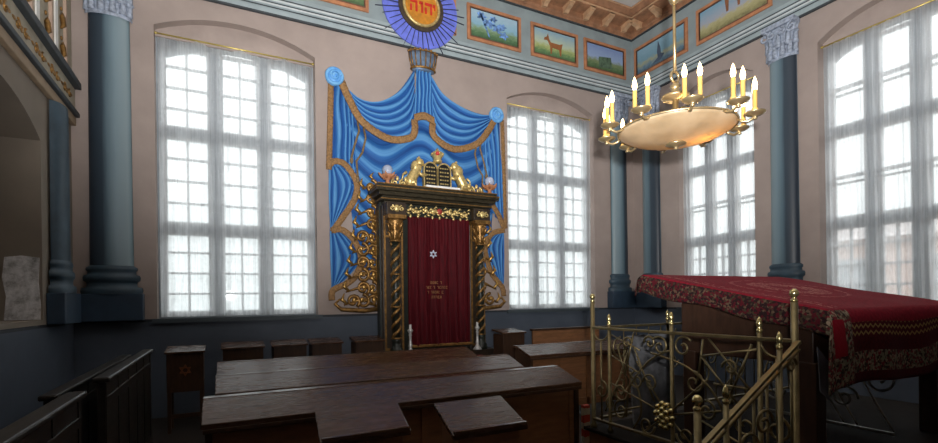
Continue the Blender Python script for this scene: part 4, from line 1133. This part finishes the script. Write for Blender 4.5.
# ------------------------------------------------------------------ light
w = bpy.data.worlds.new('overcast sky'); bpy.context.scene.world = w; w.use_nodes = True
nt = w.node_tree; nt.nodes.clear()
o = nt.nodes.new('ShaderNodeOutputWorld'); bg = nt.nodes.new('ShaderNodeBackground')
tc = nt.nodes.new('ShaderNodeTexCoord'); sp_ = nt.nodes.new('ShaderNodeSeparateXYZ'); rp = nt.nodes.new('ShaderNodeValToRGB')
nt.links.new(tc.outputs['Generated'], sp_.inputs[0]); nt.links.new(sp_.outputs[2], rp.inputs[0]); nt.links.new(rp.outputs[0], bg.inputs[0])
rp.color_ramp.elements[0].position = 0; rp.color_ramp.elements[0].color = (.62, .66, .66, 1)
rp.color_ramp.elements[1].position = .5; rp.color_ramp.elements[1].color = (1, 1, 1, 1)
bg.inputs[1].default_value = 2.9; nt.links.new(bg.outputs[0], o.inputs[0])
def portal(loc, rot, sx, sy):
    l = bpy.data.lights.new('window_portal', 'AREA'); l.shape = 'RECTANGLE'; l.size = sx; l.size_y = sy; l.cycles.is_portal = True
    ob = bpy.data.objects.new('window_portal', l); ob.location = loc; ob.rotation_euler = rot; C.objects.link(ob)
for a, bb in WB: portal(((a+bb)/2, YB+.42, 3.5), (-PI/2, 0, 0), bb-a, 4.3)
for a, bb in WR: portal((XR+.42, (a+bb)/2, 3.5), (0, PI/2, 0), 4.3, bb-a)
# the photographer's flash, tilted up
fl = bpy.data.lights.new('camera_flash', 'SPOT'); fl.energy = 3500; fl.spot_size = math.radians(122); fl.spot_blend = 1.0; fl.shadow_soft_size = .05; fl.color = (1, .975, .96)
fo = bpy.data.objects.new('camera_flash', fl); fo.location = (.14, -.02, 1.82); C.objects.link(fo)
fo.rotation_euler = (Vector((.5, .75, .9))).to_track_quat('-Z', 'Y').to_euler()
# lamp inside the glass bowl
pl = bpy.data.lights.new('bowl_lamp', 'POINT'); pl.energy = 5; pl.color = (1, .72, .38); pl.shadow_soft_size = .04
po = bpy.data.objects.new('bowl_lamp', pl); po.location = (CX+.16, CY-.12, CZ+.0); C.objects.link(po)

# ------------------------------------------------------------------ camera
sc_n = bpy.context.scene
cam = bpy.data.cameras.new('camera'); co = bpy.data.objects.new('camera', cam); C.objects.link(co)
f, px0, py0, yaw, rho = 482., 469., 299.7, math.radians(26.9), math.atan(16/1195)
cam.sensor_fit = 'HORIZONTAL'; cam.sensor_width = 36; cam.lens = 36*f/938
cam.shift_x = 0; cam.shift_y = (py0-221.5)/938; cam.clip_start = .05
fwd = Vector((sin(yaw), cos(yaw), 0)); rt = Vector((cos(yaw), -sin(yaw), 0)); up = Vector((0, 0, 1))
ex = rt*cos(rho)-up*sin(rho); ey = rt*sin(rho)+up*cos(rho)
m = Matrix((ex, ey, -fwd)).transposed().to_4x4(); m.translation = (0, 0, 1.6)
co.matrix_world = m
sc_n.camera = co
sc_n.view_settings.view_transform = 'Standard'; sc_n.view_settings.look = 'None'
sc_n.view_settings.exposure = 0; sc_n.view_settings.gamma = 1; sc_n.view_settings.use_curve_mapping = False
sc_n.cycles.use_denoising = True
sc_n.cycles.max_bounces = 10; sc_n.cycles.transparent_max_bounces = 16; sc_n.cycles.sample_clamp_indirect = 6
